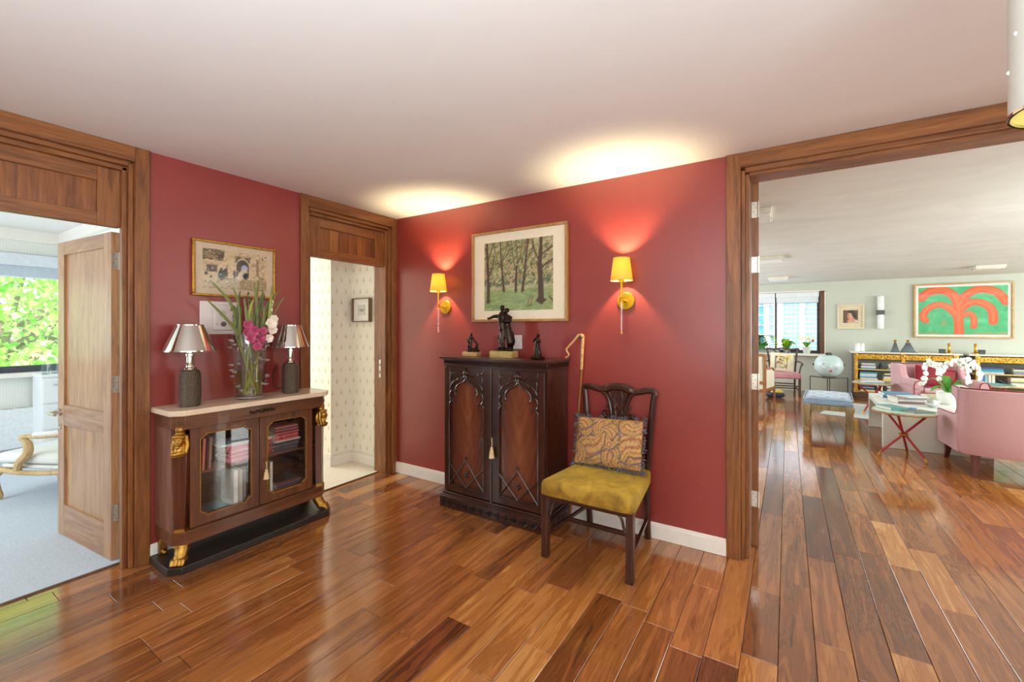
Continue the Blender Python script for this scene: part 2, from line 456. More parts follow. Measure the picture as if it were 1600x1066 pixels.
def board_mesh(name, lst):
    m = MB(); cols = []
    for b in lst:
        board_geo(m, b); cols += [(b[4], b[5], 0, 1)]*12
    me = bpy.data.meshes.new(name); me.from_pydata(m.v, [], m.f); me.materials.append(PLANK)
    a = me.color_attributes.new('Col', 'FLOAT_COLOR', 'POINT'); a.data.foreach_set('color', np.array(cols, dtype=np.float32).ravel())
    o = bpy.data.objects.new(name, me); COL.objects.link(o); o.parent = floor; return o
boards.sort(key=sees, reverse=True)
for b in boards[:300]: board_mesh('floorboard', [b])
o = board_mesh('floorboards', boards[300:]); o['kind'] = 'stuff'

bedcarpet = struct('floor_bedroom', bx(-3.75, -.132, -5.0, -1.45, -.03, .006), CARPB)
corcarpet = struct('floor_corridor', bx(-3.75, -.132, -1.3, .05, -.03, .006), CARPC)
struct('trim_5', bx(-.136, -.128, -2.86, -2.03, -.01, .009), mat('threshold strip', S(120,100,84), .4, .6))
struct('trim_6', bx(-.136, -.128, -.9, -.08, -.01, .009), MATS['threshold strip'])

# ------------------------------------------------------------------ walls and ceilings (room height 2.45)
H = 2.45
struct('wall_left', mb().box(-.19, 0, -1.94, -.985, 0, H).box(-.19, 0, -5.0, -2.945, 0, H), RED)
struct('wall_right', mb().box(0, 2.905, 0, .19, 0, H), RED)
struct('wall_right_end', mb().box(4.86, 6.45, 0, .19, 0, H), RED)
struct('wall_hall_side', bx(6.4, 6.5, -5.0, 0, 0, H), LIVW)
struct('wall_hall_rear', bx(-.2, 6.5, -5.1, -5.0, 0, H), LIVW)
struct('ceiling', bx(-3.85, 6.5, -5.1, .19, H, H+.1), CEIL)
struct('ceiling_living', bx(.5, 9.1, .19, 8.85, 2.39, 2.55), LCEIL)
# bedroom
struct('wall_bedroom_window', mb().box(-3.95, -3.75, -5.1, -1.4, 0, .88).box(-3.95, -3.75, -5.1, -1.4, 2.2, H)
       .box(-3.95, -3.75, -1.49, -1.4, .88, 2.2).box(-3.95, -3.75, -5.1, -4.6, .88, 2.2), DIAM)
struct('wall_bedroom_side', bx(-3.75, -.19, -1.52, -1.42, 0, H), DIAM)
struct('wall_bedroom_rear', bx(-3.95, -.19, -5.1, -5.0, 0, H), LIVW)
struct('wall_bedroom_inner', mb().box(-.2, -.19, -5.0, -2.95, 0, H).box(-.2, -.19, -1.93, -1.42, 0, H), LIVW)
struct('trim_7', mb().box(-3.75, -3.70, -5, -1.52, 2.33, H).box(-3.70, -.2, -1.57, -1.52, 2.33, H), WHITE)
# corridor
struct('wall_corridor_far', bx(-.66, -.192, .0, .12, 0, H), MOTIF)
struct('wall_corridor_return', bx(-3.75, -.66, -.25, .12, 0, H), MOTIF)
struct('wall_corridor_near', bx(-3.75, -.192, -1.42, -1.3, 0, H), MOTIF)
struct('wall_corridor_end', bx(-3.8, -3.7, -1.42, .12, 0, H), MOTIF)
def skirting(name, boxes, mt=None):
    m = MB()
    for (x0, x1, y0, y1, h, ax, s) in boxes:                       # board with a stepped moulded top
        m.box(x0, x1, y0, y1, 0, h*.86)
        q = .006
        if ax == 'y-': m.box(x0, x1, y0+q, y1, h*.86, h)
        elif ax == 'x+': m.box(x0, x1-q, y0, y1, h*.86, h)
        else: m.box(x0, x1, y0+q, y1, h*.86, h)
    return struct(name, m, mt or WHITE, bevel=.003)
skirting('baseboard_right', [(0.0, 2.897, -.017, 0, .105, 'y-', 0)])
skirting('baseboard_left', [(0, .017, -1.93, -.99, .105, 'x+', 0)])
skirting('baseboard_corridor_far', [(-.643, -.15, -.017, 0, .12, 'y-', 0)])
skirting('baseboard_corridor_return', [(-.66, -.643, -.25, 0, .12, 'x+', 0)])
skirting('baseboard_corridor_left', [(-3.6, -.6435, -.267, -.25, .12, 'y-', 0)])
# living room
struct('wall_living_window', mb().box(.5, 9.1, 8.65, 8.85, 0, .82).box(.5, 9.1, 8.65, 8.85, 2.205, 2.5)
       .box(3.885, 9.1, 8.65, 8.85, .82, 2.205).box(.5, .9, 8.65, 8.85, .82, 2.205), GREYW)
struct('wall_living_left', bx(.5, .7, .19, 8.65, 0, 2.5), LIVW)
struct('wall_living_side', bx(9.0, 9.1, .19, 8.65, 0, 2.5), LIVW)
struct('wall_living_near', mb().box(.7, 2.905, .192, .2, 0, 2.39).box(4.86, 9.0, .192, .3, 0, 2.39), LIVW)
skirting('baseboard_living', [(.7, 9.0, 8.632, 8.65, .09, 'y-', 0)], GREYW)

# ------------------------------------------------------------------ door casings, transoms
def transom(parent, y0, y1, x, z0, z1, boards_n):
    ts = MB().box(x-.03, x-.02, y0, y1, z0, z1).build('transom', FRAMEY, parent)
    st = .1
    bx(x-.045, x, y0, y0+st, z0, z1).build('stile', FRAME, ts, bevel=.002)
    bx(x-.045, x, y1-st, y1, z0, z1).build('stile', FRAME, ts, bevel=.002)
    bx(x-.045, x-.0005, y0+st, y1-st, z1-.08, z1).build('rail', FRAMEY, ts, bevel=.002)
    bx(x-.045, x-.0005, y0+st, y1-st, z0, z0+.072).build('rail', FRAMEY, ts, bevel=.002)
    L = (y1-y0-2*st)/boards_n
    for i in range(boards_n):
        c = .0015 if boards_n > 1 else 0
        o = bx(x-.03, x-.014, y0+st+i*L+c, y0+st+(i+1)*L-c, z0+.072, z1-.08).build('panel_board' if boards_n > 1 else 'panel',
             wood('transom board %d' % (i % 3), S(*((96,52,26),(110,62,30),(86,46,22))[i % 3]), S(*((160,98,52),(174,112,60),(148,88,46))[i % 3]), 'z', .4), ts, bevel=.001)
def left_casing(name, y0, y1, cw0, cw1, s, nb):
    """y0..y1 clear opening in the left wall; casing widths; step width s"""
    t = sempty(name)
    for side, ya, d, cw in (('a', y1, 1, cw1), ('b', y0, -1, cw0)):
        def seg(p, q): a, b = ya + d*p, ya + d*q; return (min(a, b), max(a, b))
        dp = -.075 if (side == 'a' and nb == 1) else -.192
        a = seg(0, s); bx(dp, -.034, *a, 0, 2.33).build('jamb', FRAME, t, bevel=.003)
        a = seg(s, 2*s); bx(dp, -.010, *a, 0, 2.355).build('door_stop', FRAME, t, bevel=.004)
        a = seg(2*s, 2*s+cw); bx(dp, .018, *a, 0, H).build('casing', FRAME, t, bevel=.003)
    ya, yb = y0-2*s-.0, y1+2*s
    bx(-.192, -.034, y0, y1+(.05 if nb == 1 else 0), 2.31, 2.337).build('jamb_head', FRAMEY, t, bevel=.003)
    bx(-.192, -.010, y0-s, y1+s, 2.337, 2.449).build('stop_head', FRAMEY, t, bevel=.004)
    bx(-.01, .0185, ya, yb, 2.362, 2.449).build('casing_head', FRAMEY, t, bevel=.003)
    transom(t, y0, y1, -.06, 1.98, 2.31, nb)
struct('trim_4', bx(-.192, -.075, -1.992, -1.94, 0, H), WHITE)
left_casing('trim_1', -2.835, -2.045, .069, .069, .0235, 1)
left_casing('trim_2', -.87, -.1, .066, .052, .024, 6)
t = sempty('trim_3')
for xa, d in ((3.016, -1), (4.70, 1)):
    def seg(p, q): a, b = xa + d*p, xa + d*q; return (min(a, b), max(a, b))
    a = seg(0, .02); bx(*a, .036, .19, 0, 2.33).build('jamb', FRAME, t, bevel=.003)
    a = seg(.02, .042); bx(*a, .012, .19, 0, 2.35).build('door_stop', FRAME, t, bevel=.004)
    a = seg(.042, .12); bx(*a, -.018, .192, 0, H).build('casing', FRAME, t, bevel=.003)
bx(3.016, 4.70, .036, .19, 2.315, 2.345).build('jamb_head', FRAMEX, t, bevel=.003)
bx(2.996, 4.72, .012, .19, 2.335, 2.449).build('stop_head', FRAMEX, t, bevel=.004)
bx(2.97, 4.75, -.0185, .19, 2.362, 2.449).build('casing_head', FRAMEX, t, bevel=.003)

def hinge(parent, x, y, z, ax):
    """flag hinge seen on the door edge; ax: direction of the plate's thin side"""
    m = MB()
    if ax == 'x': m.box(x, x+.003, y-.016, y+.016, z-.05, z+.05); m.tube([(x+.008, y+.021, z-.052), (x+.008, y+.021, z+.052)], .006, 8)
    h = m.build('hinge', STEEL, parent)
    s = MB()
    for dz in (-.035, -.012, .012, .035): s.ell((x+.003, y + (.006 if dz in (-.035, .012) else -.006), z+dz), (.0012, .003, .003), 6, 4)
    s.build('screws', mat('screw heads', S(70,62,56), .5, .8), h)
def door_leaf(name, w, h, t, rails, loc, rz, mz, mx, hinges, sw=.1):
    """rails: list of (z0,z1). local: hinge edge at x=0, leaf along -x, thickness in y"""
    d = sempty(name, loc, rz)
    bx(-sw, 0, 0, t, .008, h).build('stile', mz, d, bevel=.002)
    bx(-w, -w+sw, 0, t, .008, h).build('stile', mz, d, bevel=.002)
    for a, b in rails: bx(-w+sw, -sw, .0005, t-.0005, a, b).build('rail', mx, d, bevel=.0015)
    for (a, b), (c, e) in zip(rails[:-1], rails[1:]):
        bx(-w+sw, -sw, .013, t-.013, b, c).build('panel', mz, d)
    for z in hinges: hinge(d, .0, t*.42, z, 'x')
    return d
d1 = door_leaf('door_1', .782, 1.972, .044, [(.008, .215), (.745, .885), (1.885, 1.972)], (-.188, -2.052, 0), math.atan2(.068, .777), LEAFZ, LEAFX, (.29, 1.06, 1.80))
hd = mb().tube([(-.742, 0, .83), (-.742, -.012, .83)], .024, 16).tube([(-.742, -.01, .83), (-.742, -.058, .83)], .009, 10) \
    .tube(curve([(-.742, -.055, .83), (-.70, -.060, .83), (-.63, -.058, .83)], 4), .009, 10).build('lever_handle', STEEL, d1, label='brushed steel lever handle')
mb().tube([(-.742, 0, .735), (-.742, -.004, .735)], .022, 16).build('keyhole_rose', STEEL, d1)
mb().tube([(-.742, -.003, .742), (-.742, -.006, .742)], .005, 8).build('keyhole', mat('keyhole black', S(20,18,16), .6), d1)
# tall leaf standing open into the living room, seen on its hinge edge
d2 = door_leaf('door_2', .80, 2.335, .040, [(.008, .22), (.85, 1.0), (2.22, 2.335)], (3.018, .21, 0), R(-84), FRAME, FRAMEX, (.31, 1.055, 1.80, 2.15))
# lock plate on the corridor jamb
lk = sempty('trim_8'); bx(-.118, -.096, -.1035, -.0995, .92, 1.09).build('strike_plate', STEEL, lk)
bx(-.112, -.102, -.105, -.1034, .955, .985).build('strike_slot', MATS['keyhole black'], lk); bx(-.112, -.102, -.105, -.1034, 1.03, 1.05).build('strike_slot', MATS['keyhole black'], lk)

# ------------------------------------------------------------------ windows
DARKF = mat('dark window frame', S(74,76,84), .4, .3)
win1 = sempty('window_1')
fr = mb().box(-3.86, -3.80, -4.6, -1.49, .915, .985).box(-3.86, -3.80, -4.6, -1.49, 2.13, 2.2).box(-3.86, -3.80, -1.515, -1.49, .985, 2.13) \
    .box(-3.86, -3.80, -4.6, -4.54, .985, 2.13).box(-3.86, -3.80, -3.1, -3.04, .985, 2.13).build('window_frame', DARKF, win1, bevel=.004)
bx(-3.835, -3.829, -4.54, -3.10, .985, 2.13).build('pane', GLASS, win1); bx(-3.835, -3.829, -3.04, -1.515, .985, 2.13).build('pane', GLASS, win1)
mb().box(-3.95, -3.66, -4.6, -1.522, .865, .915).build('window_sill', WHITE, win1, bevel=.006)
bl = bx(-3.76, -3.68, -4.6, -1.522, 2.06, 2.19).build('blind_cassette', mat('blind cassette', S(214,220,228), .4), win1, bevel=.006)
bx(-3.735, -3.73, -4.58, -1.56, 1.945, 2.065).build('blind_fabric', mat('blind fabric', S(188,198,210), .8), win1)
bx(-3.74, -3.725, -4.58, -1.56, 1.935, 1.95).build('blind_bar', MATS['blind cassette'], win1)

win2 = sempty('window_2')
mb().box(3.80, 3.885, 8.63, 8.75, .83, 2.205).build('reveal_post', wood('window walnut', S(70,42,30), S(124,80,58), 'z', .4), win2, bevel=.003)
mb().box(.9, 3.80, 8.70, 8.76, .83, .90).box(.9, 3.80, 8.70, 8.76, 2.15, 2.205).box(2.96, 3.0, 8.70, 8.76, .9, 2.15).box(3.755, 3.80, 8.70, 8.76, .9, 2.15) \
   .box(.9, .95, 8.7, 8.76, .9, 2.15).build('window_frame', mat('charcoal window frame', S(62,58,58), .45), win2, bevel=.003)
bx(.95, 2.96, 8.727, 8.732, .9, 2.15).build('pane', GLASS, win2); bx(3.0, 3.755, 8.727, 8.732, .9, 2.15).build('pane', GLASS, win2)
mb().box(.9, 3.93, 8.42, 8.70, .785, .83).build('window_sill', WHITE, win2, bevel=.005)
mb().box(.9, 3.905, 8.635, 8.66, 2.19, 2.22).box(3.885, 3.905, 8.635, 8.66, .83, 2.2).build('architrave', WHITE, win2)
for x0, x1 in ((.96, 2.965), (2.985, 3.79)):
    c = bx(x0, x1, 8.64, 8.70, 2.08, 2.185).build('blind_cassette', mat('white blind cassette', S(232,236,240), .4), win2, bevel=.005)
    bx(x0+.01, x1-.01, 8.668, 8.673, 1.955, 2.08).build('blind_fabric', mat('white blind fabric', S(226,232,238), .8), win2)
    bx(x0+.01, x1-.01, 8.662, 8.678, 1.944, 1.957).build('blind_bar', mat('blind bar', S(150,156,166), .4), win2)

for nm, x, y0, y1, z0, z1, sg in (('fill_frame_left', .70, 2.65, 7.75, .72, 2.28, 1), ('fill_frame_side', 9.0, 1.1, 7.7, .72, 2.28, -1)):   # frames added round the two living room side fill lights, out of view
    wf = sempty(nm); a, b = sorted((x, x + sg*.10))
    for q in ((y0-.06, y0, z0, z1), (y1, y1+.06, z0, z1), (y0-.06, y1+.06, z1, z1+.06), (y0-.06, y1+.06, z0-.06, z0)): bx(a, b, *q).build('window_frame', MATS['window walnut'], wf)
# ------------------------------------------------------------------ outside: tree beyond the bedroom window, towers beyond the living room window
def tree(name, label, c, rad, nleaf, seed, cols, lsz, base):
    rr = random.Random(seed)
    t = thing(name, label, 'tree', (c[0], c[1], base), 0, 'trees beyond the bedroom window')
    m = MB(); m.tube(curve([(0,0,0), (.1,.05,(c[2]-base)*.5), (0,0,c[2]-base)], 5), lerp(.28, .12, 11), 10)
    m.build('trunk', mat('bark', S(150,140,118), .9, 0, .2, 12, .5), t)
    for k in range(9):
        a = rr.random()*6.28; e = rr.uniform(-.2, .9); L = rr.uniform(.5, .95)
        p = [(0,0,c[2]-base-1.2+.15*k), (math.cos(a)*rad[0]*.4*L, math.sin(a)*rad[1]*.4*L, c[2]-base-.4+e), (math.cos(a)*rad[0]*L, math.sin(a)*rad[1]*L, c[2]-base+e*rad[2]*.8)]
        MB().tube(curve(p, 4), lerp(.07, .015, 9), 6).build('branch', MATS['bark'], t)
    for ci, cc in enumerate(cols):
        V = []; F = []
        for k in range(nleaf//len(cols)):
            while True:
                q = Vector((rr.uniform(-1,1), rr.uniform(-1,1), rr.uniform(-1,1)))
                if .45 < q.length < 1: break
            p = Vector((q.x*rad[0], q.y*rad[1], q.z*rad[2] + c[2]-base)); s = lsz*rr.uniform(.6, 1.25)
            M = Euler((rr.uniform(-1.5,1.5), rr.uniform(-1.5,1.5), rr.random()*6.28)).to_matrix()
            n = len(V)
            for lx, ly, lz in ((0,-1,0),(.45,-.55,.12),(1,-.1,0),(.42,.25,.1),(0,1,0),(-.42,.25,.1),(-1,-.1,0),(-.45,-.55,.12)):
                V.append(tuple(p + M @ Vector((lx*s, ly*s, lz*s))))
            F.append(tuple(range(n, n+8)))
        me = bpy.data.meshes.new('foliage'); me.from_pydata(V, [], F); me.materials.append(cc)
        o = bpy.data.objects.new('foliage', me); COL.objects.link(o); o.parent = t; o['kind'] = 'stuff'
    return t
def leafmat(name, col):
    t = NT(name); t.set(Base_Color=col, Roughness=.5)
    tr = t.n('ShaderNodeBsdfTranslucent'); tr.inputs[0].default_value = (*[min(1, c*1.3) for c in col], 1)
    mx = t.n('ShaderNodeMixShader'); mx.inputs[0].default_value = .45; t.l(t.p.outputs[0], mx.inputs[1]); t.l(tr.outputs[0], mx.inputs[2])
    out = [n for n in t.t.nodes if n.type == 'OUTPUT_MATERIAL'][0]; t.l(mx.outputs[0], out.inputs[0]); return t.m
LV = [leafmat('leaf pale', S(210,238,160)), leafmat('leaf fresh', S(176,222,116)), leafmat('leaf mid', S(130,190,88))]
tree('plane_tree', 'pale green plane tree filling the bedroom window', (-9.6, -1.2, 1.5), (3.0, 4.6, 3.2), 30000, 3, LV, .062, -9)
tree('plane_tree', 'paler plane tree standing behind the nearer one outside the bedroom window', (-17.4, .5, 2.2), (3.6, 7.5, 5.6), 12000, 5, LV[:2], .12, -9)
# towers far across, seen through the living room window
CONC = mat('tower concrete', S(238,240,240), .8, 0, .03, 2); TGL = mat('tower glazing', S(150,196,222), .15, 0, .25, .6)
TGL2 = mat('tower teal glazing', S(110,190,212), .15, 0, .25, .6); MULL = mat('tower mullion', S(206,220,228), .5)
def tower(name, label, x0, x1, y, z0, z1, fl, bays, piers, gl):
    t = thing(name, label, 'building', ((x0+x1)/2, y, z0), 0, 'far towers')
    ox = (x0+x1)/2
    bx(x0-ox, x1-ox, 1.0, 12, 0, z1-z0).build('wall', CONC, t)
    for a, b in piers: bx(a-ox, b-ox, -.5, 1.2, 0, z1-z0).build('pier', CONC, t)
    k = 0; zz = z0
    while zz < z1:
        bx(x0-ox, x1-ox, -.9, 1.1, zz-z0, zz-z0+.45).build('balcony_slab', CONC, t)
        for a, b in bays:
            w = bx(a-ox, b-ox, .6, .9, zz-z0+.45, zz-z0+fl).build('window', gl, t)
            m = MB(); n = max(2, int((b-a)/1.5))
            for i in range(n+1): q = a + (b-a)*i/n - ox; m.box(q-.09, q+.09, .45, .6, zz-z0+.45, zz-z0+fl)
            m.box(a-ox, b-ox, .45, .6, zz-z0+1.2, zz-z0+1.3); m.build('mullions', MULL, w)
        zz += fl
    return t
tower('apartment_tower', 'pale glass fronted tower with white floor bands seen through right window pane', .9, 24, 260, -22, 30, 2.38, [(1.2,8.3),(10.6,22)], [(-.9,1.1),(8.3,10.4)], TGL)
tower('apartment_tower', 'teal glass tower block seen through left window pane behind the mullion', -22, -5.9, 252, -22, 30, 4.9, [(-21.5,-12),(-11.5,-7.2)], [(-12,-11.5),(-7.1,-6)], TGL2)
tower('apartment_tower', 'narrow white tower with small paired windows just left of the window mullion', -5.8, -1.6, 256, -22, 30, 5.0, [(-4.9,-4.1),(-3.7,-2.9)], [(-5.8,-5.0),(-2.8,-1.6)], TGL)

# ------------------------------------------------------------------ glazed credenza on the left wall
cr = thing('display_cabinet', 'low rosewood cabinet with two glazed doors, gilt heads and cream marble top', 'cabinet', (0, -1.42, 0))
def octo(y0, y1, x1, c, x0=0.003): return [(x0, y0), (x1-c, y0), (x1, y0+c), (x1, y1-c), (x1-c, y1), (x0, y1)]
mb().prism(octo(-.515, .515, .325, .052), 0, .042).build('plinth', EBON, cr, bevel=.004)
mb().prism(octo(-.505, .505, .318, .055), .893, .925).build('marble_top', MARBLE, cr, bevel=.004)
mb().prism(octo(-.485, .485, .292, .05, .008), .812, .893).build('frieze', ROSEY, cr, bevel=.002)
mb().prism(octo(-.485, .485, .292, .05, .008), .148, .222).build('base_rail', ROSEY, cr, bevel=.002)
bx(.01, .022, -.47, .47, .222, .812).build('back_panel', MAHOG, cr)
for s in (-1, 1): bx(.012, .232, s*.475-.008, s*.475+.008, .222, .812).build('side_panel', wood('cabinet side', S(92,52,40), S(150,104,86), 'z', .35, coat=.3), cr)
bx(.022, .245, -.46, .46, .222, .232).build('cabinet_floor', ROSEY, cr)
bx(.022, .235, -.46, .46, .520, .536).build('shelf', ROSEY, cr)
bx(.012, .245, -.46, .46, .8, .811).build('cabinet_ceiling', ROSEY, cr)
def doorframe_poly(a0, a1, b0, b1, fw, lab, s):
    """one glazed door: octagonal re-entrant opening framed in rosewood with a gilt bead"""
    d = bx(.252, .262, a0+.001, a0+.003, b0, b1)
    out = [(a0, b0), (a1, b0), (a1, b1), (a0, b1)]
    i0, i1, j0, j1 = a0+fw, a1-fw, b0+fw+.002, b1-fw+.008; c = .034
    def corner(cx, cz, sx, sz):      # concave quarter: runs from the vertical side to the horizontal one
        return [(cx + sx*.004, cz + sz*c), (cx + sx*.012, cz + sz*c*.8), (cx + sx*.02, cz + sz*c*.66), (cx + sx*.027, cz + sz*c*.42), (cx + sx*.034, cz + sz*.015), (cx + sx*c*1.1, cz + sz*.004)]
    ins = corner(i0, j0, 1, 1) + corner(i1, j0, -1, 1)[::-1] + corner(i1, j1, -1, -1) + corner(i0, j1, 1, -1)[::-1]
    # frame as a band between the outer rectangle and the opening
    n = len(ins); cx, cz = (a0+a1)/2, (b0+b1)/2
    def proj(p):
        dx, dz = p[0]-cx, p[1]-cz; k = min((a1-cx)/abs(dx) if dx else 9e9, (b1-cz)/abs(dz) if dz else 9e9); return (cx+dx*k, cz+dz*k)
    m = MB(); vs = []; fs = []
    extra = []
    pts = ins + []
    ring = [(p, proj(p)) for p in pts]
    # insert the true corners so the outer outline stays square
    full = []
    for k in range(n):
        full.append(ring[k]); p, q = ring[k], ring[(k+1) % n]
        if abs(p[1][0]-q[1][0]) > 1e-6 and abs(p[1][1]-q[1][1]) > 1e-6:
            cxn = a0 if p[1][0] < cx else a1; czn = b0 if p[1][1] < cz else b1
            full.append((((p[0][0]+q[0][0])/2, (p[0][1]+q[0][1])/2), (cxn, czn)))
    N = len(full)
    for x in (.246, .268):
        for (p, q) in full: vs.append((x, p[0], p[1])); vs.append((x, q[0], q[1]))
    for k in range(N):
        l = (k+1) % N
        fs += [(2*k, 2*k+1, 2*l+1, 2*l), (2*N+2*k, 2*N+2*l, 2*N+2*l+1, 2*N+2*k+1), (2*k, 2*l, 2*N+2*l, 2*N+2*k), (2*k+1, 2*N+2*k+1, 2*N+2*l+1, 2*l+1)]
    dr = m.add(vs, fs).build('door', ROSEZ, cr)
    MB().tube([(.270, p[0], p[1]) for p in ins], .0035, 6, closed=True).build('gilt_bead', GOLD, dr)
    bx(.254, .257, i0-.003, i1+.003, j0-.003, j1+.003).build('pane', glassmat('cabinet glass', (.97,.98,.98), 1.5, .02), dr)
    return dr
dl = doorframe_poly(-.402, -.010, .226, .808, .047, 'left', 1)
dr = doorframe_poly(-.006, .372, .226, .808, .047, 'right', -1)
for s in (-1, 1):
    yy = .43*s
    # canted corner pilaster tapering down, with gilt sphinx head and claw foot
    M = Matrix.Translation((.248, s*.437, 0)) @ Matrix.Rotation(s*R(45), 4, 'Z')
    p = MB(); p.T = M
    for (z0, z1, w0, w1) in ((.226, .672, .024, .038),):
        p.add([(-.02,-w0,z0),(.022,-w0,z0),(.022,w0,z0),(-.02,w0,z0),(-.02,-w1,z1),(.026,-w1,z1),(.026,w1,z1),(-.02,w1,z1)], [(0,3,2,1),(4,5,6,7),(0,1,5,4),(1,2,6,5),(2,3,7,6),(3,0,4,7)])
    pl = p.build('pilaster', wood('pilaster rosewood', S(56,26,16), S(104,52,30), 'z', .28, coat=.4), cr, bevel=.002)
    p = MB(); p.T = M; p.box(-.015, .03, -.03, .03, .222, .232); p.box(-.012, .026, -.026, .026, .232, .238); p.build('gilt_toe', GOLD, pl)
    M2 = M @ Matrix.Translation((.018, 0, .742))
    P = lambda x, y, z: tuple(M2 @ Vector((x, y, z)))
    caps = [('e', P(.012,0,.006), (.026,.023,.036)), ('c', [P(.035,0,.013), P(.041,0,-.002)], [.003,.005]), ('e', P(.028,0,-.027), (.009,.011,.008)),
            ('e', P(.0355,0,-.0125), (.004,.0085,.0022)), ('e', P(.0345,0,-.0175), (.004,.0075,.0024)), ('e', P(.032,.0105,.017), (.005,.0085,.0028)), ('e', P(.032,-.0105,.017), (.005,.0085,.0028)),
            ('e', P(-.002,0,.030), (.034,.036,.022)), ('c', [P(.020,-.026,.030), P(.034,0,.036), P(.020,.026,.030)], [.007,.007,.007]), ('e', P(-.004,0,.052), (.022,.024,.010)), ('c', [P(-.002,0,.05), P(-.002,0,.068)], [.019,.025]),
            ('c', [P(-.006,.030,.026), P(-.006,.035,-.02), P(.004,.033,-.060)], [.012,.013,.012]), ('c', [P(-.006,-.030,.026), P(-.006,-.035,-.02), P(.004,-.033,-.060)], [.012,.013,.012]),
            ('c', [P(.004,0,-.02), P(.006,0,-.05)], [.019,.025]), ('e', P(-.010,0,-.018), (.020,.044,.052)), ('e', P(.004,0,-.066), (.027,.048,.016)), ('e', P(.002,0,-.079), (.025,.046,.008))]
    figure('sphinx_head', GOLD, cr, caps, .0024)
    # lion paw: knuckled toes under a furred ankle
    f = [('c', [(.235, s*.425, .148), (.244, s*.432, .11), (.262, s*.448, .075)], [.036,.036,.032]), ('e', (.262, s*.448, .07), (.038,.038,.026))]
    dx, dy = .70, .71*s; tx, ty = -.71*s, .70
    for q in (-.031, -.0105, .0105, .031):
        bxp = (.268 + tx*q*.9, s*.452 + ty*q*.9 * (1 if s > 0 else 1))
        f.append(('c', [(bxp[0], bxp[1], .072), (bxp[0]+dx*.022, bxp[1]+dy*.022, .07), (bxp[0]+dx*.035, bxp[1]+dy*.035, .052)], [.0125,.012,.010]))
    f.append(('c', [(.228, s*.415, .135), (.218, s*.44, .12), (.228, s*.462, .13)], [.012,.012,.01]))
    figure('claw_foot', GOLD, cr, f, .0042)
    m = MB(); m.box(.018, .05, s*.455-.02, s*.455+.02, .042, .15); m.tube([(.05, s*.455, .06), (.075, s*.455, .05)], [.02,.012], 8); m.build('back_bracket', GOLDD, cr, bevel=.004)
    # rosette on the canted frieze block
    m = MB(); m.T = Matrix.Translation((.268, s*.461, .853)) @ Matrix.Rotation(s*R(45), 4, 'Z')
    m.ell((.004,0,0), (.005,.006,.006), 8, 6)
    for k in range(8): m.ell((.002, math.cos(k*.785)*.011, math.sin(k*.785)*.011), (.003,.0055,.0055), 6, 5)
    m.build('rosette', mat('aged brass', S(120,96,64), .4, .8, .2), cr)
# pierced brass mount in the middle of the frieze
m = MB()
for k in range(-6, 7):
    m.ell((.294, k*.0125, .853 + .006*math.sin(k*1.7)), (.004,.007,.008), 8, 5); m.ell((.295, k*.0125+.006, .853 - .008*math.cos(k*1.3)), (.003,.006,.005), 6, 5)
m.box(.291, .294, -.085, .085, .848, .858); m.ell((.296, 0, .853), (.006,.012,.012), 10, 6)
m.build('frieze_mount', mat('tarnished mount', S(60,48,34), .4, .8, .3, 60), cr)
# key with tassel
k = mb().tube([(.268, .018, .520), (.292, .020, .520)], .004, 8).tube([(.292, .020, .512), (.292, .020, .506), (.297,.022,.500), (.297,.026,.51), (.292,.020,.522)], .002, 6).build('key', BRASS, cr)
def tassel(parent, x, y, z, ln, sc=1):
    c = mat('tassel silk', S(228,200,156), .8)
    t = mb().tube(curve([(x, y, z), (x+.003, y, z-ln*.25), (x, y, z-ln*.5)], 4), .0022*sc, 6).build('cord', c, parent)
    t2 = MB(); t2.ell((x, y, z-ln*.52), (.009*sc,.009*sc,.010*sc), 10, 6); t2.lathe([(.006*sc,0),(.011*sc,-ln*.1),(.013*sc,-ln*.25),(.016*sc,-ln*.46),(.0,-ln*.45)], (x, y, z-ln*.53), 14)
    for k in range(14): a = k*.4488; t2.tube([(x+math.cos(a)*.009*sc, y+math.sin(a)*.009*sc, z-ln*.58), (x+math.cos(a)*.016*sc, y+math.sin(a)*.016*sc, z-ln)], .0018*sc, 4)
    t2.build('tassel', c, parent)
tassel(cr, .297, .022, .51, .115)

ORD = ['top one', 'second down', 'third down', 'fourth down', 'fifth down', 'sixth down', 'seventh down', 'eighth down', 'ninth down', 'tenth down']
PAGE = mat('book pages', S(232,226,212), .8, 0, .05, 200)
CN = {}
def bookmat(c):
    k = 'cover %d %d %d' % c
    return mat(k, S(*c), .45, 0, .08, 20)
def colname(c):
    r, g, b = c; mx, mn = max(c), min(c)
    if mx-mn < 26: return 'white' if mn > 205 else 'grey' if mn > 90 else 'black'
    if r > 200 and g > 180 and b > 130 and r > b: return 'cream'
    if r == mx and g < r*.72: return 'pink' if (b > 110 and r > 150) else 'red' if g < 90 else 'tan'
    if r == mx: return 'yellow' if b < 150 else 'cream'
    if b == mx: return 'pale blue' if mx > 190 else 'blue'
    return 'green'
def book(name, w, d, h, c, loc, rz, label, cat, group, upright=False, pages=True):
    """closed book: boards and spine wrap a slightly smaller page block; spine faces local -y"""
    t = thing(name, label, cat, loc, rz, group); b = min(.003, h*.18)
    m = mb().box(-w/2, w/2, -d/2, d/2, 0, b).box(-w/2, w/2, -d/2, d/2, h-b, h).box(-w/2, w/2, -d/2, -d/2+b, b, h-b)
    if upright: m.T = None; m.v = [(v[2]-h/2, v[1], v[0]+w/2) for v in m.v]
    m.build('cover', bookmat(c), t)
    if pages:
        p = mb().box(-w/2+b, w/2-b, -d/2+b, d/2-b, b, h-b)
        if upright: p.v = [(v[2]-h/2, v[1], v[0]+w/2) for v in p.v]
        p.build('pages', PAGE, t)
    return t
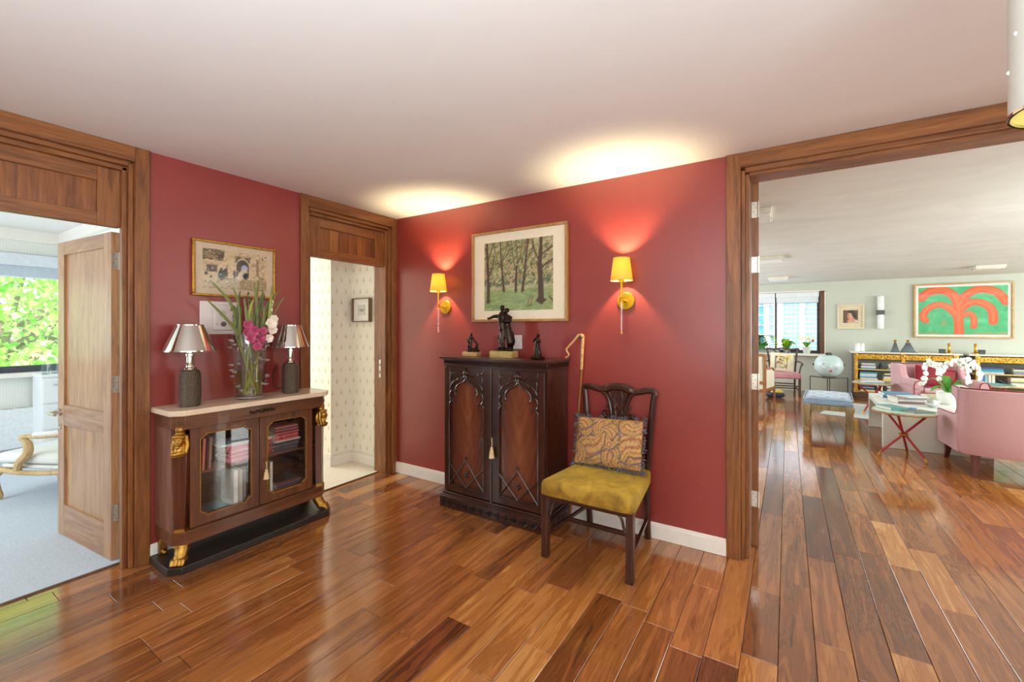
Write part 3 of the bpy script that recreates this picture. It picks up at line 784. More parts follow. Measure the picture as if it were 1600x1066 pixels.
def stack(name, cols, x, y, z, w, d, hs, rz, where, cat, group, seed=1):
    """books lying in a pile, listed from the bottom up; each is a thing with its own label"""
    r = random.Random(seed); n = len(cols)
    for i, c in enumerate(cols):
        h = hs[i % len(hs)]; k = n-1-i
        book(name, w*r.uniform(.9, 1), d*r.uniform(.9, 1), h-.0006, c, (x + r.uniform(-.006,.006), y + r.uniform(-.006,.006), z), rz + r.uniform(-.04,.04),
             '%s %s, %s %s' % (colname(c), cat, ORD[k], where), cat, group); z += h
    return z
RZ = R(90)   # spines face the room (+x)
pinks = [(214,120,140),(226,150,160),(206,104,128),(222,140,150),(200,96,116),(230,160,170),(214,120,140),(206,104,128),(226,150,160)]
zt = stack('magazine', pinks, .14, -1.522, .5365, .16, .17, [.0125], RZ, 'in the pink pile behind the left glazed door', 'magazine', 'pink magazines behind the left door', 3)
book('magazine', .21, .18, .012, (210,214,220), (.14, -1.535, zt), RZ, 'grey white magazine laid across the pink pile', 'magazine', 'pink magazines behind the left door')
for i, (yy, c, tl) in enumerate(((-1.765, (200,90,100), .05), (-1.735, (214,128,124), .10), (-1.70, (150,120,110), .12))):
    o = book('magazine', .20, .16, .014, c, (.14, yy, .538), RZ, ['red magazine leaning at the far left of the upper cabinet shelf', 'salmon magazine leaning second from the left on the upper cabinet shelf', 'brown magazine leaning third from the left on the upper cabinet shelf'][i], 'magazine', 'leaning magazines on the upper shelf', upright=True)
    o.rotation_euler = (tl, 0, RZ)
stack('book', [(206,200,190),(90,110,110),(196,190,182),(70,90,96)], .14, -1.68, .2325, .20, .17, [.012,.010], RZ, 'at the bottom left of the glazed cabinet', 'book', 'books at the bottom left of the cabinet', 5)
for i, (yy, c, th) in enumerate(((-1.552, (226,222,212), .026), (-1.523, (180,168,150), .022), (-1.499, (120,108,98), .018))):
    book('book', .25, .17, th, c, (.14, yy, .233), RZ, ['white thick book standing in the lower left cabinet', 'beige book standing beside the white one in the lower left cabinet', 'grey brown book standing nearest the door post in lower left cabinet'][i], 'book', 'upright books in the lower left cabinet', upright=True)
# right hand side
stack('magazine', [(60,54,60),(80,72,76),(52,46,50),(96,86,84),(70,62,66),(44,40,44)], .14, -1.215, .5365, .18, .175, [.011], RZ, 'in the dark pile behind the right glazed door', 'magazine', 'dark magazines behind the right door', 7)
book('magazine', .18, .2, .008, (214,196,180), (.14, -1.215, .603), RZ, 'cream magazine dividing the dark and red piles behind right door', 'magazine', 'red magazines behind the right door')
stack('magazine', [(196,70,70),(150,50,60),(210,100,90),(120,50,56),(200,80,84),(90,48,52),(176,90,90),(60,40,44),(190,110,104)], .14, -1.215, .6115, .18, .175, [.0105], RZ, 'in the red pile behind the right glazed door', 'magazine', 'red magazines behind the right door', 9)
stack('magazine', [(190,60,84),(204,90,104),(180,56,76),(196,80,96),(190,60,84),(228,216,206)], .14, -1.345, .5365, .14, .09, [.018], RZ, 'in the small red pile by the right door post', 'magazine', 'small pile by the right door post', 11)
for i, (yy, c, th) in enumerate(((-1.372, (62,44,44), .02), (-1.350, (72,54,50), .02), (-1.326, (230,222,206), .018))):
    book('book', .245, .17, th, c, (.14, yy, .233), RZ, ['dark brown book standing at the left of the right cabinet door', 'brown book standing second behind the hanging tassel', 'white book standing at the left of the lower right cabinet'][i], 'book', 'upright books in the lower right cabinet', upright=True)
stack('magazine', [(96,140,190),(110,120,140),(70,60,64),(150,96,70),(60,70,90),(130,70,60),(60,54,56)], .14, -1.205, .2325, .19, .175, [.013], RZ, 'in the mixed pile at the bottom right of the cabinet', 'magazine', 'mixed magazines at the bottom right', 13)

# ------------------------------------------------------------------ lamps on the credenza
WEAVE = None
def weavemat():
    t = NT('woven dark glass'); t.set(Roughness=.28, Metallic=.35)
    tc = t.n('ShaderNodeTexCoord'); sx = t.n('ShaderNodeSeparateXYZ'); t.l(tc.outputs['Object'], sx.inputs[0])
    an = t.math('ARCTAN2', sx.outputs[1], sx.outputs[0]); z = t.math('MULTIPLY', sx.outputs[2], 330)
    a = t.math('SINE', t.math('ADD', t.math('MULTIPLY', an, 18), z)); b = t.math('SINE', t.math('SUBTRACT', t.math('MULTIPLY', an, 18), z))
    f = t.math('ADD', t.math('MULTIPLY', t.math('MULTIPLY', a, b), .5), .5)
    t.l(t.ramp(f, [(.25, S(58,48,40)), (.75, S(116,100,82))]), t.p.inputs['Base Color']); t.bump(f, .8, .004); return t.m
WEAVE = weavemat()
def lamp(loc, label, rs, mirror=False):
    t = thing('table_lamp', label, 'lamp', loc, 0, 'table lamps on the cabinet')
    mb().lathe([(.0,0),(.050,0),(.055,.008),(.056,.05),(.056,.17),(.054,.195),(.046,.214),(.034,.222),(.030,.226),(0,.226)], n=36).build('lamp_base', WEAVE, t)
    mb().lathe([(.034,.222),(.036,.232),(.024,.236),(.022,.244),(.026,.25),(.026,.256),(.019,.262),(.019,.30),(.024,.304),(.024,.316),(.016,.32),(.016,.37),(.0,.37)], n=24).build('lamp_neck', CHROME, t)
    sh = mb().lathe([(rs,.335),(.070,.490),(.068,.490),(rs-.003,.336)], n=48, cap=False).build('lamp_shade', CHROME, t)
    m = MB(); m.lathe([(rs+.0015,.333),(rs+.0015,.338),(rs-.003,.338)], n=48, cap=False); m.lathe([(.0715,.488),(.0715,.493),(.067,.493)], n=48, cap=False); m.build('shade_rim', CHROME, sh)
    m = MB()
    for k in range(3): a = k*2.094; m.tube([(math.cos(a)*.069, math.sin(a)*.069, .486), (0,0,.46)], .0015, 6)
    m.tube([(0,0,.37),(0,0,.46)], .004, 8); m.build('shade_carrier', STEEL, sh)
    return t
lamp((.16, -1.781, .9255), 'table lamp with mirrored cone shade on dark woven base, nearer the bedroom door', .135)
lamp((.16, -1.152, .9255), 'table lamp with mirrored cone shade at the right end of the marble cabinet top', .122)
MB().tube(curve([(.105,-1.16,.98),(.05,-1.19,.95),(.02,-1.2,1.02),(.012,-1.19,1.08),(.03,-1.18,1.12)], 6), .004, 6).build('lamp_flex', mat('brown flex', S(80,46,36), .5)); tag(bpy.data.objects['lamp_flex'], 'brown flex looping behind the right hand table lamp', 'cable')

# ------------------------------------------------------------------ glass vase with spikes and gladioli
VX, VY, VZ = .165, -1.437, .9255
va = thing('glass_vase', 'tall clear glass vase studded with glass spikes, half full of water', 'vase', (VX, VY, VZ))
mb().lathe([(0,.0),(.070,0),(.080,.01),(.088,.10),(.098,.25),(.106,.425),(.106,.43),(.102,.43),(.094,.25),(.084,.10),(.076,.024),(0,.018)], n=36, cap=False).build('vase_body', glassmat('vase glass', (.93,.94,.93), 2.2), va)
mb().lathe([(0,.019),(.075,.024),(.083,.10),(.090,.185),(0,.185)], n=32, cap=False).build('water', glassmat('vase water', (.90,.92,.74), .9), va)
SPK = mat('spike glass', S(206,190,184), .08, 0, .1); SPK.node_tree.nodes['Principled BSDF'].inputs['Transmission Weight'].default_value = .55
rr = random.Random(4)
for k in range(46):
    a = k*2.39996; z = rr.uniform(.03,.42); r0 = .083 + .022*(z/.43)
    d = Vector((math.cos(a), math.sin(a), .0))
    MB().tube([tuple(d*r0 + Vector((0,0,z))), tuple(d*(r0+.012) + Vector((0,0,z+.001))), tuple(d*(r0+.027) + Vector((0,0,z+.003)))], [.011,.0075,.0015], 6).build('glass_spike', SPK, va)
mb().tube([(math.cos(k*.1745)*.104, math.sin(k*.1745)*.104, .429) for k in range(36)], .0028, 6, closed=True).build('vase_rim', SPK, va)
mb().tube([(math.cos(k*.1745)*.079, math.sin(k*.1745)*.079, .012) for k in range(36)], .005, 6, closed=True).build('vase_foot', SPK, va)
STEMG = mat('gladiolus stem', S(150,160,62), .5, 0, .12); LEAFG = mat('gladiolus leaf', S(112,118,48), .5, 0, .3, 14); LEAFD = mat('gladiolus dark leaf', S(70,80,40), .5, 0, .2, 14)
PINKF = mat('pink petals', S(176,70,106), .5, 0, .25, 60); WHF = mat('white petals', S(244,230,214), .5, 0, .05); BUDP = mat('pink bud', S(150,70,84), .5, 0, .2)
def floret(parent, p, s, m, rnd, face=(1,-.6,.1)):
    o = MB(); f = Vector(face).normalized(); q = f.to_track_quat('Z', 'Y').to_matrix()
    for k in range(6):
        a = k*1.047 + rnd.random()*.3; L = s*rnd.uniform(.85, 1.1)
        pts = []; 
        for u in (0, .4, .75, 1): pts.append(tuple(Vector(p) + q @ Vector((math.cos(a)*L*u, math.sin(a)*L*u, s*.55*math.sin(u*2.2)))))
        side = q @ Vector((-math.sin(a), math.cos(a), 0)); o.blade(pts, [s*.1, s*.36, s*.4, s*.06], side, .0012)
    o.ell(tuple(Vector(p)+f*s*.25), s*.14, 6, 5)
    return o.build('floret', m, parent)
def glad(label, foot, neck, tip, leaves, flor, buds, fm, seed):
    """stem rises from the water, leans through the vase mouth; sword leaves, florets, buds are parts"""
    r = random.Random(seed); t = thing('gladiolus', label, 'flower', (VX, VY, VZ + .025), 0, 'gladioli in the glass vase')
    O = Vector((0,0,-.025)); P = [Vector(q)+O for q in (foot, neck, tip)]
    sp = curve([P[0], (P[0]+P[1])/2 + Vector((0,0,.01)), P[1], (P[1]+P[2])/2 + Vector((.004,0,.012)), P[2]], 5)
    MB().tube(sp, lerp(.0062, .0018, len(sp)), 7).build('stem', STEMG, t)
    for (a, b, w, dk) in leaves:
        A = Vector(a)+O; B = Vector(b)+O; Mi = (A+B)/2 + Vector((0,.0,.02)) + Vector((0, (A.y-B.y)*.26, .02))
        pts = curve([A, Mi, B], 7); n = len(pts)
        MB().blade(pts, [w*.60*max(0, math.sin(math.pi*(.18+.82*i/(n-1))))**.6 + .0006 for i in range(n)], (.35, 1, .1), .0016).build('leaf', LEAFD if dk else LEAFG, t)
    for k in range(3):                                              # smaller blades sheathing the stem
        u = r.uniform(.45, .72); q = sp[int(u*(len(sp)-1))]; dy = r.uniform(-.05,.05)
        pts = curve([q, (q[0]-.005, q[1]+dy*.35, q[2]+.08), (q[0]-.012, q[1]+dy, q[2]+r.uniform(.15,.24))], 6); n = len(pts)
        MB().blade(pts, [.008*max(0, math.sin(math.pi*(.2+.8*i/(n-1))))**.7 + .0005 for i in range(n)], (.35, 1, .1), .0014).build('leaf', LEAFG if k else STEMG, t)
    for (p, s) in flor: floret(t, Vector(p)+O, s, fm, r, (1, r.uniform(-.9,.2), r.uniform(-.3,.3)))
    for (p, s, m) in buds: MB().ell(Vector(p)+O, (s*.5, s*.5, s), 8, 6, (r.uniform(-.4,.4), r.uniform(-.3,.3), 0)).build('bud', m, t)
# coordinates are relative to the vase foot: x out of the wall, y along it, z up
glad('gladiolus with two sword leaves sweeping left over the lamp', (.01,.03,.03), (-.03,-.075,.43), (-.02,-.10,.62),
     [((-.01,.0,.1), (-.03,-.255,.665), .017, 0), ((-.02,-.05,.36), (-.05,-.215,.775), .015, 0), ((-.02,-.05,.40), (0,-.105,.74), .012, 0), ((-.03,-.07,.45), (0,-.06,.72), .010, 1), ((0,0,.08), (-.04,-.09,.56), .016, 1)], [], [((-.02,-.10,.60), .02, LEAFG)], PINKF, 1)
glad('gladiolus with pink florets hanging over the front of vase rim', (.0,.03,.03), (.07,-.045,.43), (.03,-.035,.61), [((0,.02,.05), (.03,-.05,.50), .012, 1)],
     [((.085,-.055,.49), .032), ((.10,-.02,.455), .036), ((.108,-.05,.40), .034), ((.10,.015,.40), .034), ((.115,-.01,.35), .032), ((.09,-.07,.44), .028), ((.11,.03,.45), .03)], [((.05,-.05,.56), .014, BUDP), ((.04,-.04,.59), .011, BUDP)], PINKF, 2)
glad('slim pink budded gladiolus spike rising at the centre of vase', (.0,-.03,.03), (.02,-.01,.43), (.0,-.012,.73), [((0,-.02,.05),(.02,.0,.55), .010, 1)], [],
     [((.005,-.012,.70-.03*i), .013+.002*i, BUDP if i > 2 else LEAFD) for i in range(7)], PINKF, 3)
glad('tall gladiolus with curved leaf tip crossing the picture frame', (.02,.04,.03), (-.01,.055,.43), (.0,.09,.72),
     [((0,.04,.3), (-.03,.075,.82), .013, 0), ((0,.05,.36), (.01,.02,.78), .013, 0), ((0,.05,.38), (.0,.10,.70), .011, 1), ((0,.05,.40), (.01,.075,.70), .012, 1), ((0,0,.05), (-.01,.05,.52), .014, 0)], [], [((0,.09,.70), .016, LEAFG), ((.02,.06,.56), .016, BUDP)], PINKF, 4)
glad('white flowered gladiolus leaning right over the vase rim', (.0,-.04,.03), (.05,.085,.43), (.02,.14,.66), [((.02,.06,.36), (-.01,.215,.75), .013, 0), ((.02,.07,.38), (.01,.13,.60), .014, 0)],
     [((.07,.10,.50), .042), ((.075,.115,.46), .036), ((.09,.07,.40), .034), ((.06,.13,.53), .030)], [((.035,.125,.60), .016, WHF), ((.03,.13,.63), .013, WHF), ((.025,.14,.655), .011, WHF)], WHF, 5)
glad('thin gladiolus with narrow leaves at the far right of the bunch', (.0,-.02,.03), (-.01,.10,.43), (-.01,.235,.69), [((0,.10,.42), (-.02,.275,.70), .006, 0), ((.0,.06,.3), (-.03,.16,.58), .012, 1)], [], [((-.01,.13,.50), .018, BUDP), ((-.01,.11,.55), .018, BUDP)], PINKF, 6)

# ------------------------------------------------------------------ on the left wall: street scene picture, control panel
def framed(name, label, cat, w, h, loc, rz, depth, bw, fm, board_w, paintobj, group=None, refl=.3):
    """frame, mount board, print, glass; local plane xz facing -y"""
    t = thing(name, label, cat, loc, rz, group)
    m = MB()
    for (x0,x1,z0,z1) in ((-w/2,w/2,h/2-bw,h/2),(-w/2,w/2,-h/2,-h/2+bw),(-w/2,-w/2+bw,-h/2+bw,h/2-bw),(w/2-bw,w/2,-h/2+bw,h/2-bw)):
        MB().box(x0,x1,-depth,0,z0,z1).build('frame_side', fm, t, bevel=min(.004, bw*.25))
    bx(-w/2+bw, w/2-bw, -depth*.45, -.002, -h/2+bw, h/2-bw).build('mount_board', board_w, t)
    paintobj.build('print', PRINT, t, Matrix.Translation((0, -depth*.45-.0012, 0)))
    bx(-w/2+bw, w/2-bw, -depth*.62, -depth*.62+.002, -h/2+bw, h/2-bw).build('pane', glassmat('picture glass %.2f' % refl, (1,1,1), refl), t)
    return t
p = Paint(.41, .26, 132, 84, (208,184,146))
n = p.noise(14, 1); p.mix((n-.45)*1.6, (176,150,112)); p.mix((p.noise(26, 2)-.6)*2.2, (120,98,72))
p.rect(0, .30, .74, 1, (150,128,96)); p.mix(((p.U < .32) & (p.V > .72))*(p.noise(30, 3) > .5)*.8, (84,70,52)); p.rect(.23, .30, .78, .88, (82,72,58)); p.rect(.06, .21, .42, .60, (98,76,56)); p.rect(.09,.12,.44,.58,(60,46,38)); p.rect(.15,.18,.44,.58,(64,50,40))
p.rect(.47, .72, .72, .90, (166,144,108)); p.rect(.49,.57,.74,.87,(104,96,74)); p.rect(.63,.71,.74,.87,(112,102,80))
p.blob(.60, .62, .125, .23, (196,174,136), .1); p.blob(.60, .61, .105, .20, (76,68,64), .1); p.rect(.50, .70, .34, .60, (76,68,64)); p.blob(.63, .58, .06, .10, (168,176,190), .2); p.blob(.62, .48, .07, .09, (206,190,160), .3)
p.rect(.0, 1, 0, .28, (176,152,116)); p.mix((p.V < .3)*(p.noise(18, 4, (1,3)) - .5)*2.6, (126,106,80)); p.blob(.1, .26, .16, .13, (188,164,126), .3)
for x, y, a, b, c in ((.27,.36,.055,.17,(48,44,46)),(.33,.40,.045,.15,(60,54,54)),(.35,.52,.02,.03,(70,54,44)),(.47,.40,.03,.13,(96,84,66)),(.56,.36,.05,.14,(214,198,166)),(.65,.38,.05,.10,(44,42,46)),(.05,.37,.03,.05,(40,36,36)),(.12,.30,.02,.03,(70,60,52)),(.84,.55,.022,.16,(120,102,78)),(.92,.34,.05,.06,(150,128,96)),(.27,.52,.02,.03,(58,48,44))): p.blob(x, y, a, b, c, .35)
p.stroke([(.78,.35),(.95,.7)], .006, (140,118,86)); p.rect(.82,.87,.4,.86,(150,128,98)); r = random.Random(3)
for k in range(160): x, y = r.random(), r.random(); p.blob(x, y, r.uniform(.006,.02), r.uniform(.008,.03), r.choice(((96,80,62),(226,206,170),(130,110,84),(70,58,48),(214,194,158))), .6)
framed('framed_picture', 'gilt framed sepia street scene with dark archway above the cabinet', 'picture', .531, .367, (0.002, -1.4505, 1.790), R(90), .024, .016, GOLD, mat('beige mount', S(206,186,158), .7), p)
ep = thing('control_panel', 'white wall plate with round dial and buttons behind the gladioli', 'thermostat', (.001, -1.555, 1.465))
bx(0, .008, -.114, .114, -.109, .109).build('back_plate', WPLAST, ep, bevel=.003)
fp = bx(.008, .026, -.042, .082, -.085, .088).build('control_unit', WPLAST, ep, bevel=.008)
mb().tube([(.026,.012,.028),(.030,.012,.028)], .021, 20).tube([(.030,.012,.028),(.034,.012,.028)], .014, 20).build('dial', mat('dial ring', S(196,184,180), .3), fp)
mb().tube([(.026,.018,-.042),(.030,.018,-.042)], .017, 20).build('speaker_disc', mat('speaker grey', S(110,100,98), .5), fp)
mb().tube([(.026,-.022,-.042),(.029,-.022,-.042)], .009, 16).build('button', mat('dial ring', S(196,184,180), .3), fp)
# ------------------------------------------------------------------ gothic armoire on the red wall
ar = thing('armoire', 'dark mahogany gothic cupboard with carved arch doors against the red wall', 'cabinet', (1.385, -.02, 0))
AX = 1.385; FY = -.33       # local front plane of the doors
bx(-.45, .45, FY+.02, 0, .115, 1.10).build('carcass', MAHOG, ar)
mb().box(-.485, .475, FY-.025, 0, 0, .088).box(-.48, .47, FY-.018, 0, .088, .1).box(-.47, .462, FY-.008, 0, .1, .118).build('plinth', MAHOGX, ar, bevel=.003)
mb().box(-.455, .46, FY-.004, 0, 1.10, 1.112).box(-.462, .464, FY-.012, 0, 1.112, 1.118).box(-.455, .46, FY-.004, 0, 1.118, 1.148).box(-.466, .468, FY-.016, 0, 1.148, 1.156).box(-.484, .476, FY-.03, 0, 1.156, 1.172).build('cornice', MAHOGX, ar, bevel=.002)
m = MB()                                                            # run of small arches under the cornice
for k in range(48): x = -.448 + k*.019; m.tube([(x-.006, FY-.006, 1.122), (x-.006, FY-.009, 1.138), (x, FY-.009, 1.145), (x+.006, FY-.009, 1.138), (x+.006, FY-.006, 1.122)], .0022, 4)
for k in range(17): y = FY + .01 + k*.019; m.tube([(.462, y-.006, 1.122), (.464, y-.006, 1.138), (.464, y, 1.145), (.464, y+.006, 1.138), (.462, y+.006, 1.122)], .0022, 4)
o = m.build('arcaded_frieze', MAHOGD, ar); o['kind'] = 'stuff'
for k in range(13):                                                 # pierced quatrefoil band round the plinth
    x = -.44 + k*.073; big = k % 1 == 0
    MB().tube([(x-.027,FY-.027,.046),(x,FY-.027,.072),(x+.027,FY-.027,.046),(x,FY-.027,.020)], .0035, 5, closed=True).build('quatrefoil', MAHOGD, ar)
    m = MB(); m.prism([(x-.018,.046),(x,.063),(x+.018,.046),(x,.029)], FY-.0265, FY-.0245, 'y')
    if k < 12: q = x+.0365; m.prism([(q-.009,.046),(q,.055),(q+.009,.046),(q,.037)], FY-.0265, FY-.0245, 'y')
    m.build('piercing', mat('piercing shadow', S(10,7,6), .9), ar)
for k in range(4):
    y = FY + .03 + k*.075
    MB().tube([(.477,y-.024,.046),(.477,y,.070),(.477,y+.024,.046),(.477,y,.022)], .0035, 5, closed=True).build('quatrefoil', MAHOGD, ar)
def flamepaint(w, h, seed):
    p = Paint(w, h, 60, 130, (96,50,32))
    u = (p.U-.5)*2; g = p.V*7 - np.abs(u)**1.4*4.2
    r = np.random.default_rng(seed); tb = r.random(64); i = (g*3+20).astype(int) % 63; fr = (g*3+20) % 1
    band = tb[i]*(1-fr)+tb[i+1]*fr; n = p.noise(9, seed, (1.4,.5))
    v = np.clip(1.1-np.abs(u)*1.0, 0, 1)*(.45+.5*n) + .25*band
    p.mix(v*.9, (112,58,36)); p.mix((v-.6)*1.4, (150,92,60)); p.mix((.46-v)*2.2, (40,19,12)); p.mix((.2-p.V)*2.5, (48,24,15)); p.mix((p.V-.9)*3, (54,28,18)); return p
VENEER = paintmat('flame veneer', .2, .5)
for d, (a0, a1, mid) in enumerate(((-.455, -.005, -.24), (-.001, .434, .224))):
    c = mid; hw = .163; D = Matrix.Translation((0,0,0))
    dd = MB()
    for (x0,x1,z0,z1) in ((a0,c-hw,.125,1.09),(c+hw,a1,.125,1.09),(c-hw,c+hw,.125,.172),(c-hw,c+hw,1.035,1.09)): dd.box(x0,x1,FY,FY+.024,z0,z1)
    dr = dd.build('door', MAHOG, ar, bevel=.002)
    flamepaint(2*hw, .87, 3+d).build('veneer_panel', VENEER, dr, Matrix.Translation((c, FY+.016, .60)))
    # spandrel board that fills the corners above the arch
    arch = [(-1,.79),(-.97,.812),(-.86,.822),(-.72,.826)]
    def lp(pts, s, y=FY-.003): return [(c + s*u*hw, y, z) for u, z in pts]
    left = [(-1,.80),(-.96,.84),(-.98,.875),(-.86,.905),(-.70,.905),(-.60,.945),(-.40,.972),(-.20,.985),(-.06,1.005),(0,1.02)]
    for s in (-1, 1):
        pts = c2(left, 3); k = 1 if s < 0 else -1
        poly = [(c + k*u*hw, z) for u, z in pts] + [(c, 1.05), (c - s*hw*-1 if False else c + k*-1*hw, 1.05)]
        MB().prism(poly, FY+.004, FY+.014, 'y').build('spandrel', MAHOG, dr)
    T = MB()
    T.tube([(c-hw, FY-.001, .178), (c-hw, FY-.001, .79)], .005, 6); T.tube([(c+hw, FY-.001, .178), (c+hw, FY-.001, .79)], .005, 6)
    for s in (-1, 1):
        q = lambda pts: [(c + s*u*hw, FY-.001, z) for u, z in c2(pts, 5)]
        T.tube(q([(1,.785),(.99,.81),(.90,.826),(.78,.828),(.70,.822)]), .0048, 6)
        T.tube(q([(.86,.826),(.96,.845),(.985,.872),(.93,.902),(.80,.912),(.68,.902),(.62,.884)]), .0048, 6)
        T.tube(q([(.66,.905),(.62,.932),(.50,.957),(.33,.972),(.18,.983),(.06,1.0),(0,1.018)]), .0052, 6)
        T.ell((c + s*.70*hw, FY-.002, .822), (.008,.006,.008), 8, 6); T.ell((c + s*.61*hw, FY-.002, .880), (.009,.006,.009), 8, 6); T.ell((c+s*.76*hw, FY-.002, .834), (.007,.005,.007), 8, 6)
        T.tube(q([(.16,1.03),(.34,1.028),(.5,1.044),(.62,1.038),(.74,1.052),(.84,1.046),(.96,1.062)]), .0036, 6)
        T.tube(q([(.96,1.062),(.93,1.03),(.965,1.0),(.93,.97),(.955,.935)]), .0036, 6)
        T.tube(q([(.95,.935),(.84,.965),(.72,.985),(.58,.992),(.44,1.008),(.28,1.012),(.14,1.026)]), .0042, 6)
        for u, z in ((.5,1.046),(.74,1.054),(.94,1.03),(.95,.99),(.58,.992),(.33,1.01)): T.ell((c + s*u*hw, FY-.002, z), (.006,.005,.006), 6, 5)
    T.build('tracery', MAHOGD, dr)
    F = MB(); F.lathe([(0,0),(.017,.004),(.019,.014),(.014,.022),(.020,.03),(.024,.042),(.016,.056),(.009,.062),(.013,.07),(.0,.084)], (c, FY-.006, 1.014), 12, 1, .7)
    for k in (-1, 1): F.ell((c+k*.02, FY-.008, 1.052), (.009,.006,.011), 6, 5)
    F.build('finial', MAHOGD, dr)
    L = MB()
    for (x0,z0,x1,z1) in ((-1,.345,0,.178),(0,.178,1,.345),(-1,.178,0,.385),(0,.385,1,.178)): L.tube([(c+x0*hw, FY-.001, z0), (c+x1*hw, FY-.001, z1)], .0046, 6)
    L.tube([(c-hw, FY-.001, .178), (c+hw, FY-.001, .178)], .005, 6); L.build('lattice', MAHOGD, dr)
    Q = MB()
    for k in range(4): a = k*1.571; Q.ell((c+math.cos(a)*.014, FY+.002, .272+math.sin(a)*.014), (.010,.008,.010), 8, 6)
    Q.ell((c, FY-.004, .272), .007, 8, 6); Q.tube([(c, FY, .385), (c, FY, .425)], [.006,.003], 6)
    for k in (-1, 1): Q.ell((c+k*.009, FY, .405), (.007,.005,.005), 6, 5)
    Q.build('carved_boss', MAHOGD, dr)
mb().tube([(-.003, FY-.004, .11), (-.003, FY-.004, 1.095)], .005, 6).build('meeting_bead', MAHOGD, ar)
mb().tube([(.016, FY-.002, .600), (.016, FY-.02, .600)], .004, 8).tube([(.016,FY-.02,.606),(.016,FY-.028,.602),(.016,FY-.02,.594)], .002, 6).build('key', BRASS, ar)
tassel(ar, .016, FY-.025, .597, .145, 1.15)

# bronzes
def bronze(name, label, loc, rz, caps, base, voxel, bm, cat='sculpture'):
    t = thing(name, label, cat, loc, rz, 'bronzes on the armoire'); w, d, h, dome = base
    if h: mb().box(-w/2, w/2, -d/2, d/2, 0, h).build('stone_base', bm, t, bevel=.003)
    figure('figure', BRONZE, t, caps, voxel); return t
STONE = mat('veined stone', S(186,158,96), .4, 0, .25, 40); STONE2 = mat('tan stone', S(196,156,104), .45, 0, .15, 40)
def rough_base(w, d, z): 
    r = random.Random(int(w*1000)); return [('e', (r.uniform(-w,w)*.8, r.uniform(-d,d)*.8, z+r.uniform(-.002,.004)), (w*.38, d*.4, .011)) for _ in range(10)] + [('e', (0,0,z), (w, d, .010))]
z = .052
pair = rough_base(.085, .05, z+.008) + [
 # man on the left, arm thrown out
 ('c', [(-.028,0,z+.012), (-.03,.005,z+.06), (-.02,.003,z+.115), (-.012,0,z+.17)], [.014,.014,.019,.024]), ('e', (-.034,-.014,z+.016), (.012,.024,.009)),
 ('c', [(.004,-.006,z+.012), (-.002,-.012,z+.065), (-.004,-.008,z+.12), (-.006,0,z+.17)], [.013,.014,.018,.023]), ('e', (.004,-.022,z+.016), (.012,.024,.009)),
 ('c', [(-.012,0,z+.165), (-.016,0,z+.205), (-.016,0,z+.255), (-.014,0,z+.278)], [.028,.027,.034,.026]), ('c', [(-.014,0,z+.28), (-.012,-.002,z+.30)], [.012,.012]),
 ('e', (-.012,-.004,z+.322), (.017,.020,.022)), ('e', (-.012,-.022,z+.32), (.004,.006,.005)), ('e', (-.012,-.002,z+.336), (.018,.019,.012)),
 ('c', [(-.042,0,z+.262), (-.078,-.01,z+.262), (-.112,-.02,z+.248)], [.017,.013,.010]), ('e', (-.122,-.024,z+.244), (.012,.006,.007)), ('c', [(-.122,-.024,z+.246), (-.130,-.026,z+.254)], [.004,.003]),
 ('c', [(-.018,.004,z+.14), (-.05,.01,z+.06), (-.042,.012,z+.10)], [.016,.007,.02]),
 # woman pressed to his side, long skirt
 ('c', [(.04,.0,z+.012), (.038,.002,z+.05)], [.010,.012]), ('e', (.036,-.016,z+.014), (.009,.02,.008)), ('c', [(.068,.006,z+.012),(.064,.004,z+.06)], [.009,.011]), ('e', (.07,-.008,z+.014), (.009,.018,.008)),
 ('c', [(.056,.002,z+.06), (.048,0,z+.11), (.036,0,z+.165), (.03,0,z+.2)], [.034,.032,.028,.022]), ('c', [(.078,.008,z+.07), (.062,.004,z+.13)], [.014,.02]),
 ('c', [(.03,0,z+.2), (.028,0,z+.24), (.026,0,z+.262)], [.024,.028,.02]), ('c', [(.024,0,z+.265), (.022,-.002,z+.285)], [.010,.010]),
 ('e', (.022,-.004,z+.305), (.016,.018,.020)), ('e', (.026,.006,z+.308), (.018,.016,.018)), ('e', (.021,-.021,z+.303), (.003,.005,.004)),
 ('c', [(.05,0,z+.25), (.062,-.016,z+.225), (.03,-.034,z+.222), (.004,-.034,z+.228)], [.014,.013,.011,.009]), ('c', [(.01,.01,z+.262), (.036,.018,z+.262), (.058,.006,z+.25)], [.014,.012,.012])]
bronze('bronze_statue', 'tall bronze of a striding couple with outflung arm, centre of the armoire top', (1.385, -.19, 1.172), R(6), pair, (.19, .11, .05, 0), .0035, STONE)
z = .036
